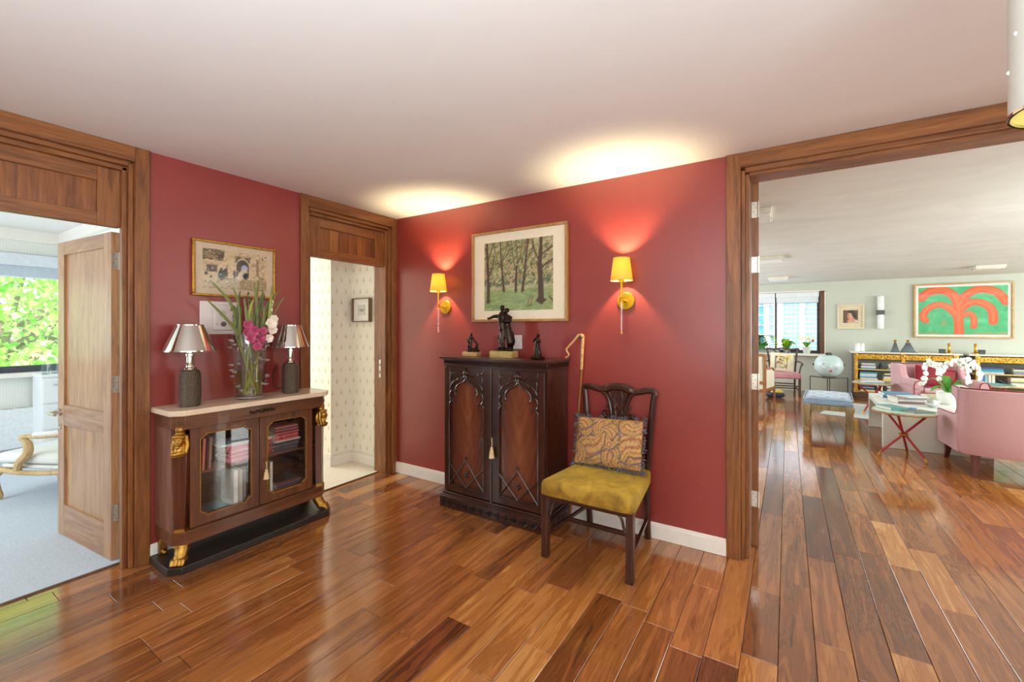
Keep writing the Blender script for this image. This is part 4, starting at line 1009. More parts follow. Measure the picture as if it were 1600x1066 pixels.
left = rough_base(.058, .035, z+.006) + [
 ('c', [(-.03,0,z+.01), (-.026,-.004,z+.05), (-.01,0,z+.075)], [.009,.011,.014]), ('c', [(.006,0,z+.01), (-.004,-.008,z+.045), (-.008,0,z+.075)], [.009,.011,.014]),
 ('c', [(-.01,0,z+.075), (-.012,0,z+.10), (-.006,-.002,z+.118)], [.017,.017,.015]), ('e', (0,-.006,z+.138), (.010,.012,.013)), ('c', [(-.004,0,z+.118),(-.001,-.003,z+.13)], [.007,.006]),
 ('c', [(.008,0,z+.114), (.026,-.006,z+.094), (.044,-.004,z+.074)], [.008,.007,.006]), ('c', [(-.02,0,z+.112), (-.036,-.006,z+.092), (-.026,-.014,z+.075)], [.008,.007,.006]),
 ('c', [(.03,0,z+.012), (.046,0,z+.035), (.052,0,z+.06), (.04,0,z+.076)], [.008,.012,.011,.008]), ('c', [(.012,.006,z+.012),(.03,.004,z+.03)], [.008,.008]), ('c', [(.055,.004,z+.01),(.056,.002,z+.03)], [.007,.007]), ('e', (.034,-.004,z+.078), (.012,.008,.008))]
bronze('bronze_statue', 'small bronze of a bent figure with an animal on tan block, left of armoire top', (1.075, -.19, 1.172), R(4), left, (.135, .075, .034, 0), .0028, STONE2)
z = .0
right = rough_base(.048, .036, z+.010) + [('b', (0,0,.008), (.088,.066,.015)),
 ('c', [(-.01,0,.02), (-.012,-.002,.06), (-.006,0,.10)], [.024,.018,.017]), ('c', [(.014,0,.02), (.010,-.004,.06), (.002,0,.10)], [.022,.017,.016]), ('c', [(-.002,0,.10), (0,0,.128), (0,0,.142)], [.017,.019,.014]),
 ('e', (.002,-.004,.168), (.011,.013,.014)), ('e', (.004,.004,.17), (.013,.011,.013)), ('c', [(0,0,.142),(.001,-.002,.156)], [.007,.007]),
 ('c', [(-.016,0,.138), (-.034,-.006,.126), (-.018,-.016,.142), (-.006,-.016,.152)], [.008,.007,.006,.005]), ('c', [(.016,0,.138), (.03,-.008,.128), (.012,-.018,.136)], [.008,.007,.006]), ('e', (.02,-.01,.022), (.018,.014,.012))]
bronze('bronze_statue', 'small bronze standing figure with raised arm, right end of the armoire top', (1.678, -.19, 1.172), R(-8), right, (0, 0, 0, 0), .003, STONE2)

# ------------------------------------------------------------------ chippendale side chair
ch = thing('side_chair', 'carved mahogany side chair with mustard velvet seat beside the dark cupboard', 'chair', (2.225, -.32, 0), 0)
CH = wood('chair mahogany', S(32,14,9), S(74,36,22), 'z', .3, coat=.3); CHX = wood('chair mahogany x', S(32,14,9), S(74,36,22), 'x', .3, coat=.3)
fx, fy, bxx, by = .262, -.28, .205, .255
for s in (-1, 1):
    l = mb().box(s*fx-.021, s*fx+.021, fy-.021, fy+.021, 0, .40).build('leg', CH, ch, bevel=.003)
    g = MB()
    for q in (-.010, .010): g.tube([(s*fx+q, fy-.0215, .03), (s*fx+q, fy-.0215, .37)], .002, 5)
    g.build('leg_moulding', CH, l)
    MB().tube(curve([(s*bxx, by+.03, 0), (s*bxx, by+.012, .15), (s*bxx, by, .36), (s*(bxx+.006), by+.005, .5), (s*(bxx+.022), by+.022, .75), (s*(bxx+.034), by+.032, .90), (s*(bxx+.043), by+.036, .955)], 4),
              [.022]*8 + [.021]*8 + lerp(.020, .017, 9), 8).build('back_leg', CH, ch)
    MB().tube([(s*fx, fy+.02, .14), (s*bxx, by+.01, .14)], .013, 4).build('side_stretcher', CHX, ch)
    # pierced bracket between leg and front rail
    MB().tube(curve([(s*(fx-.02), fy, .27), (s*(fx-.035), fy, .285), (s*(fx-.05), fy, .34), (s*(fx-.085), fy, .375), (s*(fx-.12), fy, .385)], 4), .008, 6).ell((s*(fx-.030), fy, .272), (.012,.008,.012), 8, 6).ell((s*(fx-.118), fy, .382), (.01,.008,.010), 8, 6).build('bracket', CH, ch)
MB().box(-.245, .245, -.03, -.008, .125, .15).build('cross_stretcher', CHX, ch, bevel=.002)
mb().box(-fx+.02, fx-.02, fy-.016, fy+.012, .36, .40).build('front_rail', CHX, ch); mb().box(-bxx, bxx, by-.012, by+.012, .36, .42).build('rear_rail', CHX, ch)
for s in (-1, 1): MB().tube([(s*fx, fy, .38), (s*bxx, by, .38)], .018, 4).build('side_rail', CHX, ch)
# upholstered seat: trapezoid dome with rolled edges
VELV = NT('mustard velvet'); VELV.set(Roughness=.75); VELV.p.inputs['Sheen Weight'].default_value = .5; VELV.p.inputs['Sheen Tint'].default_value = (*S(240,210,90), 1)
_v = VELV.coords((1,1,1)); VELV.l(VELV.ramp(VELV.noise(_v, 9, 5, .6, .6), [(.3, S(104,74,14)), (.5, S(146,108,24)), (.72, S(184,148,46))]), VELV.p.inputs['Base Color']); VELV.bump(VELV.noise(_v, 300, 2), .1, .002); VELV = VELV.m
V = []; F = []; N = 20
prof = [(1.0, .385), (1.008, .392), (1.01, .44), (1.003, .455), (.985, .463), (.94, .468), (.7, .473), (.3, .476), (0.0, .477)]
for (k, z) in prof:
    for i in range(4*N):
        e = i // N; u = (i % N)/N
        if e == 0: x, y = -1+2*u, -1
        elif e == 1: x, y = 1, -1+2*u
        elif e == 2: x, y = 1-2*u, 1
        else: x, y = -1, 1-2*u
        cr_ = (abs(x)**18+abs(y)**18)**(1/18.); x /= cr_; y /= cr_
        hwx = (fx+.028)*(1-(y+1)/2) + (bxx+.024)*(y+1)/2
        V.append((x*k*hwx, (fy+by)/2 - .004 + y*k*(by-fy+.052)/2, z))
n = 4*N
for j in range(len(prof)-1):
    for i in range(n): F.append((j*n+i, j*n+(i+1) % n, (j+1)*n+(i+1) % n, (j+1)*n+i))
F.append(tuple(range(n-1, -1, -1)))
MB().add(V, F).build('seat', VELV, ch, label='mustard velvet upholstered seat')
m = MB()
for k in range(44): m.ell((-fx+.0 + k*.0122, fy-.029, .389), (.0045,.003,.0045), 6, 4)
for k in range(40): u = k/39; m.ell(((fx+.029)*(1-u)+(bxx+.026)*u, fy+(by-fy)*u, .389), (.003,.0045,.0045), 6, 4)
o = m.build('brass_nails', mat('old brass nail', S(110,80,44), .35, .9), ch); o['kind'] = 'stuff'
# serpentine crest rail, pierced splat
ry = by + .036
cr1 = curve([(-.252,ry,.948),(-.245,ry,.972),(-.21,ry,.982),(-.15,ry,.968),(-.10,ry,.965),(-.05,ry,.985),(0,ry,.990),(.05,ry,.985),(.10,ry,.965),(.15,ry,.968),(.21,ry,.982),(.245,ry,.972),(.252,ry,.948)], 4)
MB().tube(cr1, [.015]*5+[.018]*12+[.024]*15+[.018]*12+[.015]*5, 8, flat=1.2, up=(0,0,1)).ell((-.254,ry,.955), (.016,.016,.018), 8, 6).ell((.254,ry,.955), (.016,.016,.018), 8, 6).build('crest_rail', CHX, ch)
sp = MB(); sy = by + .026
for s in (-1, 1):
    def q(pts): return [(s*x, sy + (z-.7)*.04, z) for x, z in c2(pts, 5)]
    sp.tube(q([(.118,.955),(.085,.925),(.062,.87),(.05,.80),(.044,.74),(.05,.66),(.06,.56),(.055,.46)]), .013, 8)
    sp.tube(q([(.07,.965),(.052,.92),(.02,.875),(-.02,.835),(-.035,.80)]), .010, 8)
    sp.tube(q([(.02,.96),(.028,.90),(.022,.83),(.016,.76),(.024,.66),(.02,.5)]), .011, 8)
    sp.tube(q([(.05,.79),(.075,.775),(.098,.785),(.102,.808),(.085,.818)]), .011, 8)
    sp.tube(q([(.05,.80),(.062,.83),(.058,.855),(.075,.85)]), .008, 8)
    sp.tube(q([(0,.765),(.02,.785),(.045,.78),(.05,.755),(.035,.745)]), .009, 8)
    sp.ell((s*.098, sy+.004, .795), (.017,.012,.014), 8, 6); sp.ell((s*.052, sy+.003, .775), (.012,.010,.012), 8, 6); sp.ell((s*.078, sy+.006, .85), (.01,.009,.01), 8, 6)
sp.prism([(-.045,.86),(.045,.86),(.075,.975),(-.075,.975)], sy+.004, sy+.016, 'y'); sp.prism([(-.06,.42),(.06,.42),(.05,.5),(-.05,.5)], sy-.006, sy+.006, 'y')
sp.prism([(-.045,.72),(.045,.72),(.035,.86),(-.035,.86)], sy+.002, sy+.010, 'y')
sp.build('splat', CHX, ch)

# paisley cushion propped on the seat
cu = thing('paisley_cushion', 'gold and plum paisley cushion with blue grey fringe on the mustard chair', 'cushion', (2.214, -.235, .489), R(-3))
p = Paint(.46, .31, 150, 100, (176,120,64))
n = p.noise(10, 21); p.mix((n-.4)*2, (196,140,60)); p.mix((p.noise(24, 22)-.5)*3, (150,84,52)); p.mix((p.noise(40, 23)-.56)*4, (214,172,92))
def paisley(cx, cy, s, rot, cols):
    pts = [(0,-.5),(.28,-.42),(.4,-.1),(.3,.2),(.1,.42),(-.12,.56),(-.3,.52)]
    pts = [(.0,-.2),(.12,.02),(.05,.25),(-.12,.42),(-.3,.46)]
    q = [(cx + s*(x*math.cos(rot)-y*math.sin(rot))*p.h/p.w, cy + s*(x*math.sin(rot)+y*math.cos(rot))) for x, y in c2(pts, 5)]
    for i, (wd, c) in enumerate(cols):
        for k in range(len(q)-1):
            f = 1 - .8*(k/(len(q)-1)); p.stroke(q[k:k+2], wd*s*f, c, .012)
CS = [(.35,(96,80,88)), (.30,(196,152,76)), (.24,(164,116,66)), (.20,(204,164,92)), (.13,(160,96,60)), (.06,(200,158,100))]
for cx, cy, s, r_ in ((.33,.42,1.0,-.9),(.60,.62,.62,.5),(.85,.42,.9,2.3),(.12,.80,.55,1.2),(.86,.86,.5,-1.6),(.62,.14,.62,3.4),(.10,.18,.5,0),(.42,.9,.5,2.6)): paisley(cx, cy, s, r_, CS)
for pts in ([(.0,.62),(.1,.7),(.25,.78),(.35,.92)],[(.2,.1),(.36,.2),(.5,.32),(.66,.4),(.72,.6),(.68,.85)],[(.72,.2),(.8,.1),(1,.15)]): p.stroke(c2(pts, 5), .022, (98,84,98), .015)
r = random.Random(9)
for k in range(420):
    x, y = r.random(), r.random(); p.blob(x, y, .010, .015, r.choice(((222,182,96),(150,62,46),(96,82,96),(206,150,70))), .5)
p.blob(.575,.45,.055,.085,(214,176,120),.1); p.blob(.575,.45,.042,.066,(160,66,48),.1); p.blob(.575,.45,.028,.045,(206,160,96),.2)
p.mix(.16+0*p.U, (160,130,104)); p.mix((p.noise(50, 25)-.55)*2.2, (118,96,92)); p.mix((p.noise(60, 26)-.58)*2.6, (212,176,106)); p.mix((p.noise(70, 27)-.6)*2, (150,82,54))
dome = lambda U, V: .058*np.clip(1-np.abs(2*U-1)**2.6, 0, 1)**.6*np.clip(1-np.abs(2*V-1)**2.6, 0, 1)**.6
PAIS = paintmat('paisley weave', .85)
def cushion(t, p, dome, tilt, roll, hz, m_, mback):
    M = Euler((tilt, roll, 0), 'XYZ').to_matrix().to_4x4() @ Matrix.Translation((0,0,hz))
    p.build('front_cover', m_, t, M, dome)
    b = Paint(p.w, p.h, 24, 18, mback); b.build('back_cover', m_, t, M, lambda U, V: -dome(U, V))
    return M
M = cushion(cu, p, dome, R(-17), R(-3), .158, PAIS, (92,80,92))
FRG = mat('blue grey fringe', S(92,90,98), .9, 0, .3, 80); m = MB(); m.T = M; r = random.Random(2)
W2, H2 = .23, .155
for k in range(230):
    u = r.random()*2*(W2+H2)*2
    if u < 2*W2: q = (-W2+u, -H2, 0, -1)
    elif u < 4*W2: q = (-W2+u-2*W2, H2, 0, 1)
    elif u < 4*W2+2*H2: q = (-W2, -H2+u-4*W2, -1, 0)
    else: q = (W2, -H2+u-4*W2-2*H2, 1, 0)
    L = r.uniform(.012,.022)
    m.tube([(q[0], r.uniform(-.006,.006), q[1]), (q[0]+q[2]*L*.6+r.uniform(-.006,.006), r.uniform(-.01,.008), q[1]+q[3]*L*.6+r.uniform(-.005,.005)), (q[0]+q[2]*L+r.uniform(-.01,.01), r.uniform(-.012,.01), q[1]+q[3]*L+r.uniform(-.01,.006))], .0036, 4)
for sx_ in (-1, 1):
    for sz_ in (-1, 1):
        for k in range(12): m.tube([(sx_*W2, 0, sz_*H2), (sx_*(W2+r.uniform(.008,.03)), r.uniform(-.02,.01), sz_*(H2+r.uniform(.005,.024)))], .005, 4)
o = m.build('fringe', FRG, cu); o['kind'] = 'stuff'

# hooked stick leaning in the corner behind the chair
st = thing('walking_stick', 'cane with a leather bound crook handle leaning between cupboard and chair', 'walking stick', (1.905, -.05, 0))
CANE = mat('cane', S(148,92,50), .35, 0, .15); HIDE = mat('pale binding', S(206,162,104), .45, 0, .2)
MB().tube([(-.022,-.03,.0), (.018,.005,.6), (.05,.02,1.12)], [.007,.008,.0085], 8).build('shaft', CANE, st)
b = MB(); b.tube([(.0475,.02,1.10),(.053,.021,1.22),(.058,.022,1.335)], [.0105,.0115,.0125], 10)
for k in range(9): z = 1.10+.028*k; x = .0475+.0105*(z-1.10)/.235; b.lathe([(.0115,-.003),(.0128,0),(.0115,.003)], (x,.02,z), 10)
b.build('binding', HIDE, st)
MB().tube(curve([(.06,.022,1.335),(.045,.018,1.35),(.022,.014,1.34),(-.01,.008,1.30),(-.045,.004,1.262),(-.062,.0,1.24),(-.056,0,1.222),(-.045,0,1.205),(-.05,0,1.188),(-.07,0,1.18)], 4), lerp(.009,.0055,37), 8).ell((.056,.016,1.338), (.016,.014,.016), 8, 6).build('crook', HIDE, st)
mb().ell((.048,.008,1.33), (.01,.006,.01), 8, 6).build('horn_tip', mat('dark horn', S(62,44,34), .4), st)

# ------------------------------------------------------------------ brass wall lights with yellow shades
def shademat(name, col, ts):
    t = NT(name); t.set(Base_Color=col, Roughness=.8)
    tr = t.n('ShaderNodeBsdfTranslucent'); tr.inputs[0].default_value = (*col, 1)
    mx = t.n('ShaderNodeMixShader'); mx.inputs[0].default_value = ts; t.l(t.p.outputs[0], mx.inputs[1]); t.l(tr.outputs[0], mx.inputs[2])
    out = [n for n in t.t.nodes if n.type == 'OUTPUT_MATERIAL'][0]; t.l(mx.outputs[0], out.inputs[0]); return t.m
SHADE = shademat('yellow silk shade', S(250,226,116), .55)
BULB = emitmat('bulb glow', S(255,224,150), 9)
ACR = glassmat('acrylic rod', (.98,.95,.95), 3.0, .04)
SB = mat('sconce brass', S(206,158,40), .3, .85, .08)
def sconce(x, label):
    t = thing('wall_light', label, 'wall light', (x, 0, 1.583), 0, 'brass wall lights')
    mb().tube([(0,-.001,0),(0,-.012,0)], .060, 32).build('back_plate', SB, t, bevel=.003)
    mb().tube([(0,-.012,0),(0,-.10,.004)], .006, 10).ell((0,-.014,0), (.011,.006,.011), 10, 6).build('arm', SB, t)
    mb().lathe([(0,-.02),(.011,-.02),(.012,-.012),(.009,-.006),(.009,.008),(.012,.014),(.0,.02)], (0,-.1,.004), 14).build('collar', SB, t)
    mb().tube([(0,-.1,.02),(0,-.1,.125)], .0068, 10).lathe([(.0,.12),(.019,.12),(.019,.15),(.012,.155),(0,.155)], (0,-.1,0), 16).build('stem', SB, t)
    mb().tube([(0,-.1,-.016),(0,-.1,-.212)], .0062, 10).build('rod', ACR, t, label='clear acrylic rod')
    mb().lathe([(0,0),(.0068,0),(.0068,-.012),(0,-.016)], (0,-.1,-.212), 10).build('rod_tip', SB, t)
    sh = mb().lathe([(.074,.134),(.054,.283),(.0525,.283),(.0725,.134)], (0,-.1,0), 36, cap=False).build('lamp_shade', SHADE, t, label='pleated yellow fabric shade')
    for r_, z in ((.0745,.134),(.0545,.283)): mb().lathe([(r_,-.002),(r_+.001,0),(r_,.003),(r_-.003,.003),(r_-.003,-.002),(r_,-.002)], (0,-.1,z), 36, cap=False).build('shade_trim', mat('shade trim', S(226,188,60), .7), sh)
    mb().ell((0,-.1,.195), (.014,.014,.022), 12, 8).build('bulb', BULB, t)
    l = light('sconce_bulb', 'POINT', (x, -.1, 1.583+.225), (0,0,0), 34, (1, .87, .50), .016)
sconce(.640, 'left brass wall light with yellow shade, between corridor door and park picture')
sconce(2.272, 'right brass wall light with yellow shade, between park picture and wide opening')

# park picture
p = Paint(.64, .56, 150, 132, (150,150,104))
n = p.noise(9, 31); n2 = p.noise(28, 32); n3 = p.noise(44, 33, (1.6,.7))
p.mix((n-.4)*2.4, (190,182,136)); p.mix((n2-.52)*5, (104,112,70)); p.mix((n3-.58)*5, (202,176,140)); p.mix((p.noise(36, 34)-.6)*5, (82,80,58)); p.mix((p.noise(20, 35)-.58)*4, (196,150,118))
p.mix((.34-p.V)*8 + (n-.5)*2, (142,158,100)); p.mix(((p.V < .32)*(p.noise(16, 36, (1,2.4))-.45)*3), (120,146,96)); p.mix(((p.V < .30)*(p.noise(22, 37, (1,3))-.56)*3), (176,178,120))
p.mix(np.exp(-((p.V-.33)/.03)**2)*.8, (196,186,150)); p.mix(np.exp(-((p.V-.40)/.05)**2)*(p.noise(20,38) > .5)*.8, (74,104,92))
r = random.Random(40)
for k in range(330):
    x, y = r.random(), r.uniform(.36, 1); a = r.uniform(.3, 1.3); L = r.uniform(.02, .055)
    p.stroke([(x, y), (x+math.cos(a)*L, y+math.sin(a)*L)], r.uniform(.004,.009), r.choice(((92,92,62),(112,118,74),(216,200,160),(210,176,138),(150,156,100),(104,84,66),(200,204,156))), .01)
for k in range(90):
    x, y = r.random(), r.uniform(0, .33); p.stroke([(x, y), (x+r.uniform(.02,.08), y+r.uniform(-.006,.006))], .005, r.choice(((112,140,90),(160,172,112),(188,184,130),(130,160,120))), .01)
TR = (82,64,52)
def ptree(x, y0, w, pts, br):
    for i in range(len(pts)-1): p.stroke(pts[i:i+2], w*(1-.75*i/len(pts)), TR, .012)
    p.stroke([(x-w*.9, y0), (x, y0+.05)], w*.4, TR, .012); p.stroke([(x+w*.9, y0), (x, y0+.05)], w*.4, TR, .012)
    for b in br: p.stroke(c2(b, 4), w*.28, (88,72,58), .01)
ptree(.065,.14,.028,[(.06,.13),(.065,.4),(.05,.7),(.04,1)],[[(.065,.5),(.12,.62),(.16,.8)],[(.05,.7),(.1,.85),(.16,1)]])
ptree(.30,.29,.017,[(.305,.28),(.285,.5),(.26,.72),(.25,1)],[[(.28,.6),(.2,.75),(.16,.92)],[(.265,.72),(.33,.85),(.36,1)],[(.27,.66),(.22,.68)]])
ptree(.485,.28,.019,[(.48,.27),(.49,.5),(.495,.62)],[[(.49,.6),(.44,.75),(.42,1)],[(.495,.62),(.55,.78),(.58,1)],[(.495,.66),(.5,.85),(.49,1)]])
ptree(.585,.27,.020,[(.575,.27),(.60,.45),(.625,.7),(.66,1)],[[(.62,.66),(.7,.8),(.73,.97)],[(.61,.55),(.56,.75)]])
ptree(.83,.14,.042,[(.84,.12),(.835,.35),(.82,.62),(.835,.85),(.84,1)],[[(.82,.66),(.75,.82),(.72,.95)],[(.83,.75),(.93,.82),(1,.86)],[(.83,.55),(.9,.62),(1,.68)]])
p.blob(.84,.13,.085,.035,(76,60,48),.4)
for x in (.675, .715): p.blob(x, .135, .022, .05, (186,168,110), .4); p.stroke([(x-.018,.09),(x+.01,.19)], .006, (84,76,56))
p.stroke([(.65,.06),(.72,.07)], .006, (70,66,56)); p.stroke([(.95,.18),(1,.12)], .012, (92,80,62))
framed('framed_picture', 'large wood framed painting of park trees between the wall lights', 'picture', .888, .742, (1.397, -.002, 1.818), 0, .035, .020, wood('oak picture frame', S(150,104,58), S(196,150,92), 'z', .4), CREAM, p, None, .05)
sw = thing('light_switch', 'white double switch plate on red wall behind the bronze couple', 'switch', (1.395, -.001, 1.285)); bx(-.04, .04, -.008, 0, -.055, .055).build('plate', WPLAST, sw, bevel=.002); bx(-.01,.01,-.012,-.008,-.02,.02).build('rocker', WPLAST, sw, bevel=.001)

# white pendant shade near the camera, top right
pl = thing('pendant_lamp', 'white cylinder pendant shade with crystal dots and yellow lining, top right', 'ceiling light', (3.750, -1.550, 1.868))
mb().lathe([(.12,0),(.12,.36),(.1185,.36),(.1185,.0)], n=48, cap=False).build('shade', mat('white pendant shade', S(226,228,218), .5, 0, .02), pl)
mb().lathe([(.1180,.002),(.1180,.355),(.1175,.355),(.1175,.002)], n=48, cap=False).build('lining', mat('yellow lining', S(232,214,120), .5), pl)
mb().lathe([(.1215,-.003),(.1215,.004),(.1165,.004),(.1165,-.003)], n=48, cap=False).build('rim', CHROME, pl)
m = mb().tube([(0,0,.2),(0,0,.5819)], .006, 8).lathe([(.05,.57),(.055,.5815),(0,.5815)], n=20)
for k in range(3): m.tube([(0,0,.35),(math.cos(k*2.094)*.118, math.sin(k*2.094)*.118, .35)], .002, 6)
m.build('stem', STEEL, pl)
for a, z in ((200,.33),(224,.27),(183,.28),(212,.20),(190,.17),(232,.15),(248,.22),(206,.09),(240,.31),(175,.1),(260,.12)):
    q = R(a); mb().ell((math.cos(q)*.121, math.sin(q)*.121, z), (.003,.003,.005), 8, 6).build('crystal_dot', CHROME if False else mat('crystal dot', S(250,250,250), .1, 0, 0), pl)

# corridor picture and switch
p = Paint(.13, .11, 40, 36, (226,222,210)); p.mix((p.noise(8,41)-.45)*2, (180,184,176)); p.blob(.5,.5,.36,.2,(150,156,150),.5); p.blob(.5,.62,.2,.1,(206,208,200),.5)
framed('framed_picture', 'small dark edged box framed drawing on the corridor wallpaper', 'picture', .27, .245, (-.475, -.001, 1.580), 0, .045, .009, wood('corridor frame', S(96,70,50), S(150,116,84), 'z', .4), mat('white mount', S(244,242,236), .7), p)
sw = thing('light_switch', 'white square switch on the corridor wallpaper below the small drawing', 'switch', (-.265, -.001, 1.30)); bx(-.042, .042, -.010, 0, -.042, .042).build('plate', mat('white switch', S(240,240,236), .3), sw, bevel=.002); bx(-.012,.012,-.014,-.010,-.02,.02).build('rocker', STEEL, sw)

# ------------------------------------------------------------------ bedroom pieces seen through the open door
rd = thing('radiator', 'white flat panel radiator under the bedroom window', 'radiator', (-3.745, -2.6, .1))
bx(.02, .07, -1.2, .84, .02, .44).build('front_panel', mat('radiator enamel', S(232,236,238), .35), rd, bevel=.006)
for y in (-1.0, .6): bx(0, .02, y, y+.05, .1, .38).build('bracket', STEEL, rd)
m = MB()
for k in range(20): m.box(.03, .06, -1.18+k*.1, -1.12+k*.1, .44, .444)
m.build('top_grille', STEEL, rd)
cd = thing('chest_of_drawers', 'white chest of drawers with steel handles in the bedroom window corner', 'chest', (-3.5, -1.655, 0))
CW = mat('white lacquer', S(236,238,240), .35, 0, .01)
bx(-.2, .2, -.115, .13, .03, .88).build('carcass', CW, cd, bevel=.003); bx(-.205, .215, -.125, .13, .88, .91).build('top', CW, cd, bevel=.003)
for k in range(3):
    z = .06 + k*.275; d = bx(.2, .215, -.108, .122, z, z+.26).build('drawer', CW, cd, bevel=.002)
    mb().tube([(.215,-.03,z+.19),(.24,-.03,z+.19),(.24,.06,z+.19),(.215,.06,z+.19)], .006, 8).build('handle', STEEL, d)
for i, (x, y, l) in enumerate(((-3.36, -1.735, 'plain glass tumbler on the white chest, leftmost by window'), (-3.42, -1.655, 'glass tumbler on the white chest, beside the leftmost one'), (-3.33, -1.63, 'glass tumbler standing nearest on the white chest of drawers'))):
    t = thing('glass_tumbler', l, 'glass', (x, y, .9105), 0, 'tumblers on the white chest')
    mb().lathe([(0,0),(.030,0),(.036,.11),(.0345,.11),(.029,.008),(0,.008)], n=20, cap=False).build('tumbler', glassmat('tumbler glass', (.9,.93,.95), 1.6), t)
bc = thing('upholstered_armchair', 'pale wood open armchair with off white cushion seat in the bedroom', 'armchair', (-2.0, -1.887, 0), R(-64.4)); bc.scale = (.9, 1.2, .8)
LW = wood('limed wood', S(176,140,92), S(220,188,138), 'z', .5); LIN = mat('off white linen', S(226,226,222), .85, 0, .04, 12, .1)
a = .25
for s in (-1, 1):
    MB().tube(curve([(s*.235,-.25,.30),(s*.262,-.275,.24),(s*.25,-.265,.12),(s*.235,-.25,.04),(s*.25,-.27,.0)], 4), [.034]*4+lerp(.036,.018,9)+lerp(.018,.02,4), 10).build('leg', LW, bc)
    MB().tube(curve([(s*.235,.25,.30),(s*.24,.255,.15),(s*.245,.29,0)], 4), lerp(.03,.017,9), 8).build('back_leg', LW, bc)
    MB().tube(curve([(s*.24,-.26,.315),(s*.255,-.12,.30),(s*.255,.08,.30),(s*.235,.25,.315)], 5), .026, 8, flat=.9).build('side_rail', LW, bc)
    MB().tube(curve([(s*.25,-.10,.31),(s*.275,-.06,.40),(s*.268,.0,.50),(s*.27,.0,.60),(s*.275,-.03,.645),(s*.272,.0,.668),(s*.268,.12,.672),(s*.245,.27,.70)], 5), [.026]*6+[.03]*10+lerp(.026,.022,20), 8).build('arm', LW, bc)
    MB().tube(curve([(s*.27,.05,.69),(s*.268,.12,.695),(s*.25,.25,.715)], 4), [.016,.024,.026,.026,.026,.026,.026,.024,.016], 8).build('arm_pad', LIN, bc)
    MB().tube(curve([(s*.24,.25,.3),(s*.25,.30,.6),(s*.255,.36,.92)], 4), .024, 8).build('back_post', LW, bc)
MB().tube(curve([(-.24,-.265,.31),(-.12,-.30,.285),(0,-.305,.30),(.12,-.30,.285),(.24,-.265,.31)], 4), .027, 8).ell((0,-.32,.30), (.03,.01,.018), 8, 6).build('front_rail', LW, bc)
MB().tube([(-.24,.25,.31),(.24,.25,.31)], .024, 8).build('rear_rail', LW, bc); MB().tube(curve([(-.255,.36,.92),(-.1,.375,1.0),(.1,.375,1.0),(.255,.36,.92)], 4), .024, 8).build('crest_rail', LW, bc)
MB().prism([(-.232,-.25),(.232,-.25),(.225,.24),(-.225,.24)], .325, .365).build('seat_base', LIN, bc, bevel=.015)
MB().prism([(-.24,-.29),(.24,-.29),(.232,.22),(-.232,.22)], .368, .48).build('seat_cushion', LIN, bc, bevel=.04, label='plump off white seat cushion')
o = MB(); o.T = Matrix.Translation((0,.285,.66)) @ Matrix.Rotation(R(-10), 4, 'X'); o.box(-.22,.22,-.035,.035,-.26,.26); o.build('back_pad', LIN, bc, bevel=.03)
# ================================================================== living room
YW = 8.65
# ceiling lights
LB = mat('ceiling box light', S(226,220,206), .5); DIFF = mat('opal diffuser', S(236,238,236), .4)
for x, y, l in ((2.93, 1.35, 'white square ceiling light nearest the opening, partly behind the door edge'), (2.98, 4.20, 'white square ceiling light second from the opening, on the left'), (3.05, 7.12, 'white square ceiling light farthest away, above the window wall'), (5.92, 7.05, 'white square ceiling light above the palm painting')):
    t = thing('ceiling_light', l, 'ceiling light', (x, y, 2.3895), 0, 'square ceiling lights')
    mb().box(-.17, .17, -.17, .17, -.045, 0).build('housing', LB, t, bevel=.003); bx(-.16, .16, -.16, .16, -.056, -.045).build('diffuser', DIFF, t, bevel=.004)
    for s in (-1, 1): bx(s*.166-.006, s*.166+.006, -.02, .02, -.062, -.02).build('clip', CHROME, t)
# far wall: portrait, tube light, palm painting
p = Paint(.25, .27, 54, 58, (112,70,58)); p.mix((p.noise(8,51)-.4)*1.6, (132,86,68)); p.mix((.35-p.U)*2, (96,58,52))
p.blob(.60,.66,.27,.30,(44,32,30),.15); p.blob(.80,.45,.14,.26,(48,34,32),.3); p.blob(.62,.12,.40,.24,(214,160,128),.3); p.blob(.62,.32,.14,.2,(206,150,118),.3); p.blob(.45,.55,.18,.28,(222,168,134),.15); p.blob(.55,.86,.28,.12,(40,30,28),.3); p.blob(.34,.5,.07,.18,(198,136,106),.5)
for x, y, a, b, c in ((.38,.62,.05,.02,(60,40,36)),(.55,.63,.05,.02,(60,40,36)),(.43,.38,.06,.022,(170,52,50)),(.42,.50,.025,.06,(196,132,100)),(.38,.67,.06,.012,(58,40,36)),(.56,.68,.06,.012,(58,40,36))): p.blob(x,y,a,b,c,.4)
p.blob(.9,.12,.12,.1,(238,214,196),.4)
framed('framed_picture', 'cream framed portrait of a dark haired woman on the grey living room wall', 'picture', .452, .522, (4.333, YW-.002, 1.634), 0, .04, .03, mat('ivory frame', S(226,214,184), .5), mat('ivory linen mount', S(222,210,178), .8), p)
wl = thing('wall_light', 'tall white tube wall light with dark bracket beside the portrait', 'wall light', (4.815, YW-.001, 1.71))
bx(-.06,.06,-.02,0,-.055,.055).build('bracket_plate', mat('gunmetal', S(84,86,84), .35, .6), wl, bevel=.003); bx(-.058,.058,-.125,-.02,-.045,.045).build('bracket', MATS['gunmetal'], wl, bevel=.003)
OPAL = mat('opal glass tube', S(244,246,244), .2, 0, 0, 3)
for s in (-1, 1): mb().lathe([(0,0),(.052,0),(.055,.006),(.055,.28),(.052,.286),(0,.286)], (0,-.07,.046 if s > 0 else -.332), 24).build('glass_tube', OPAL, wl)
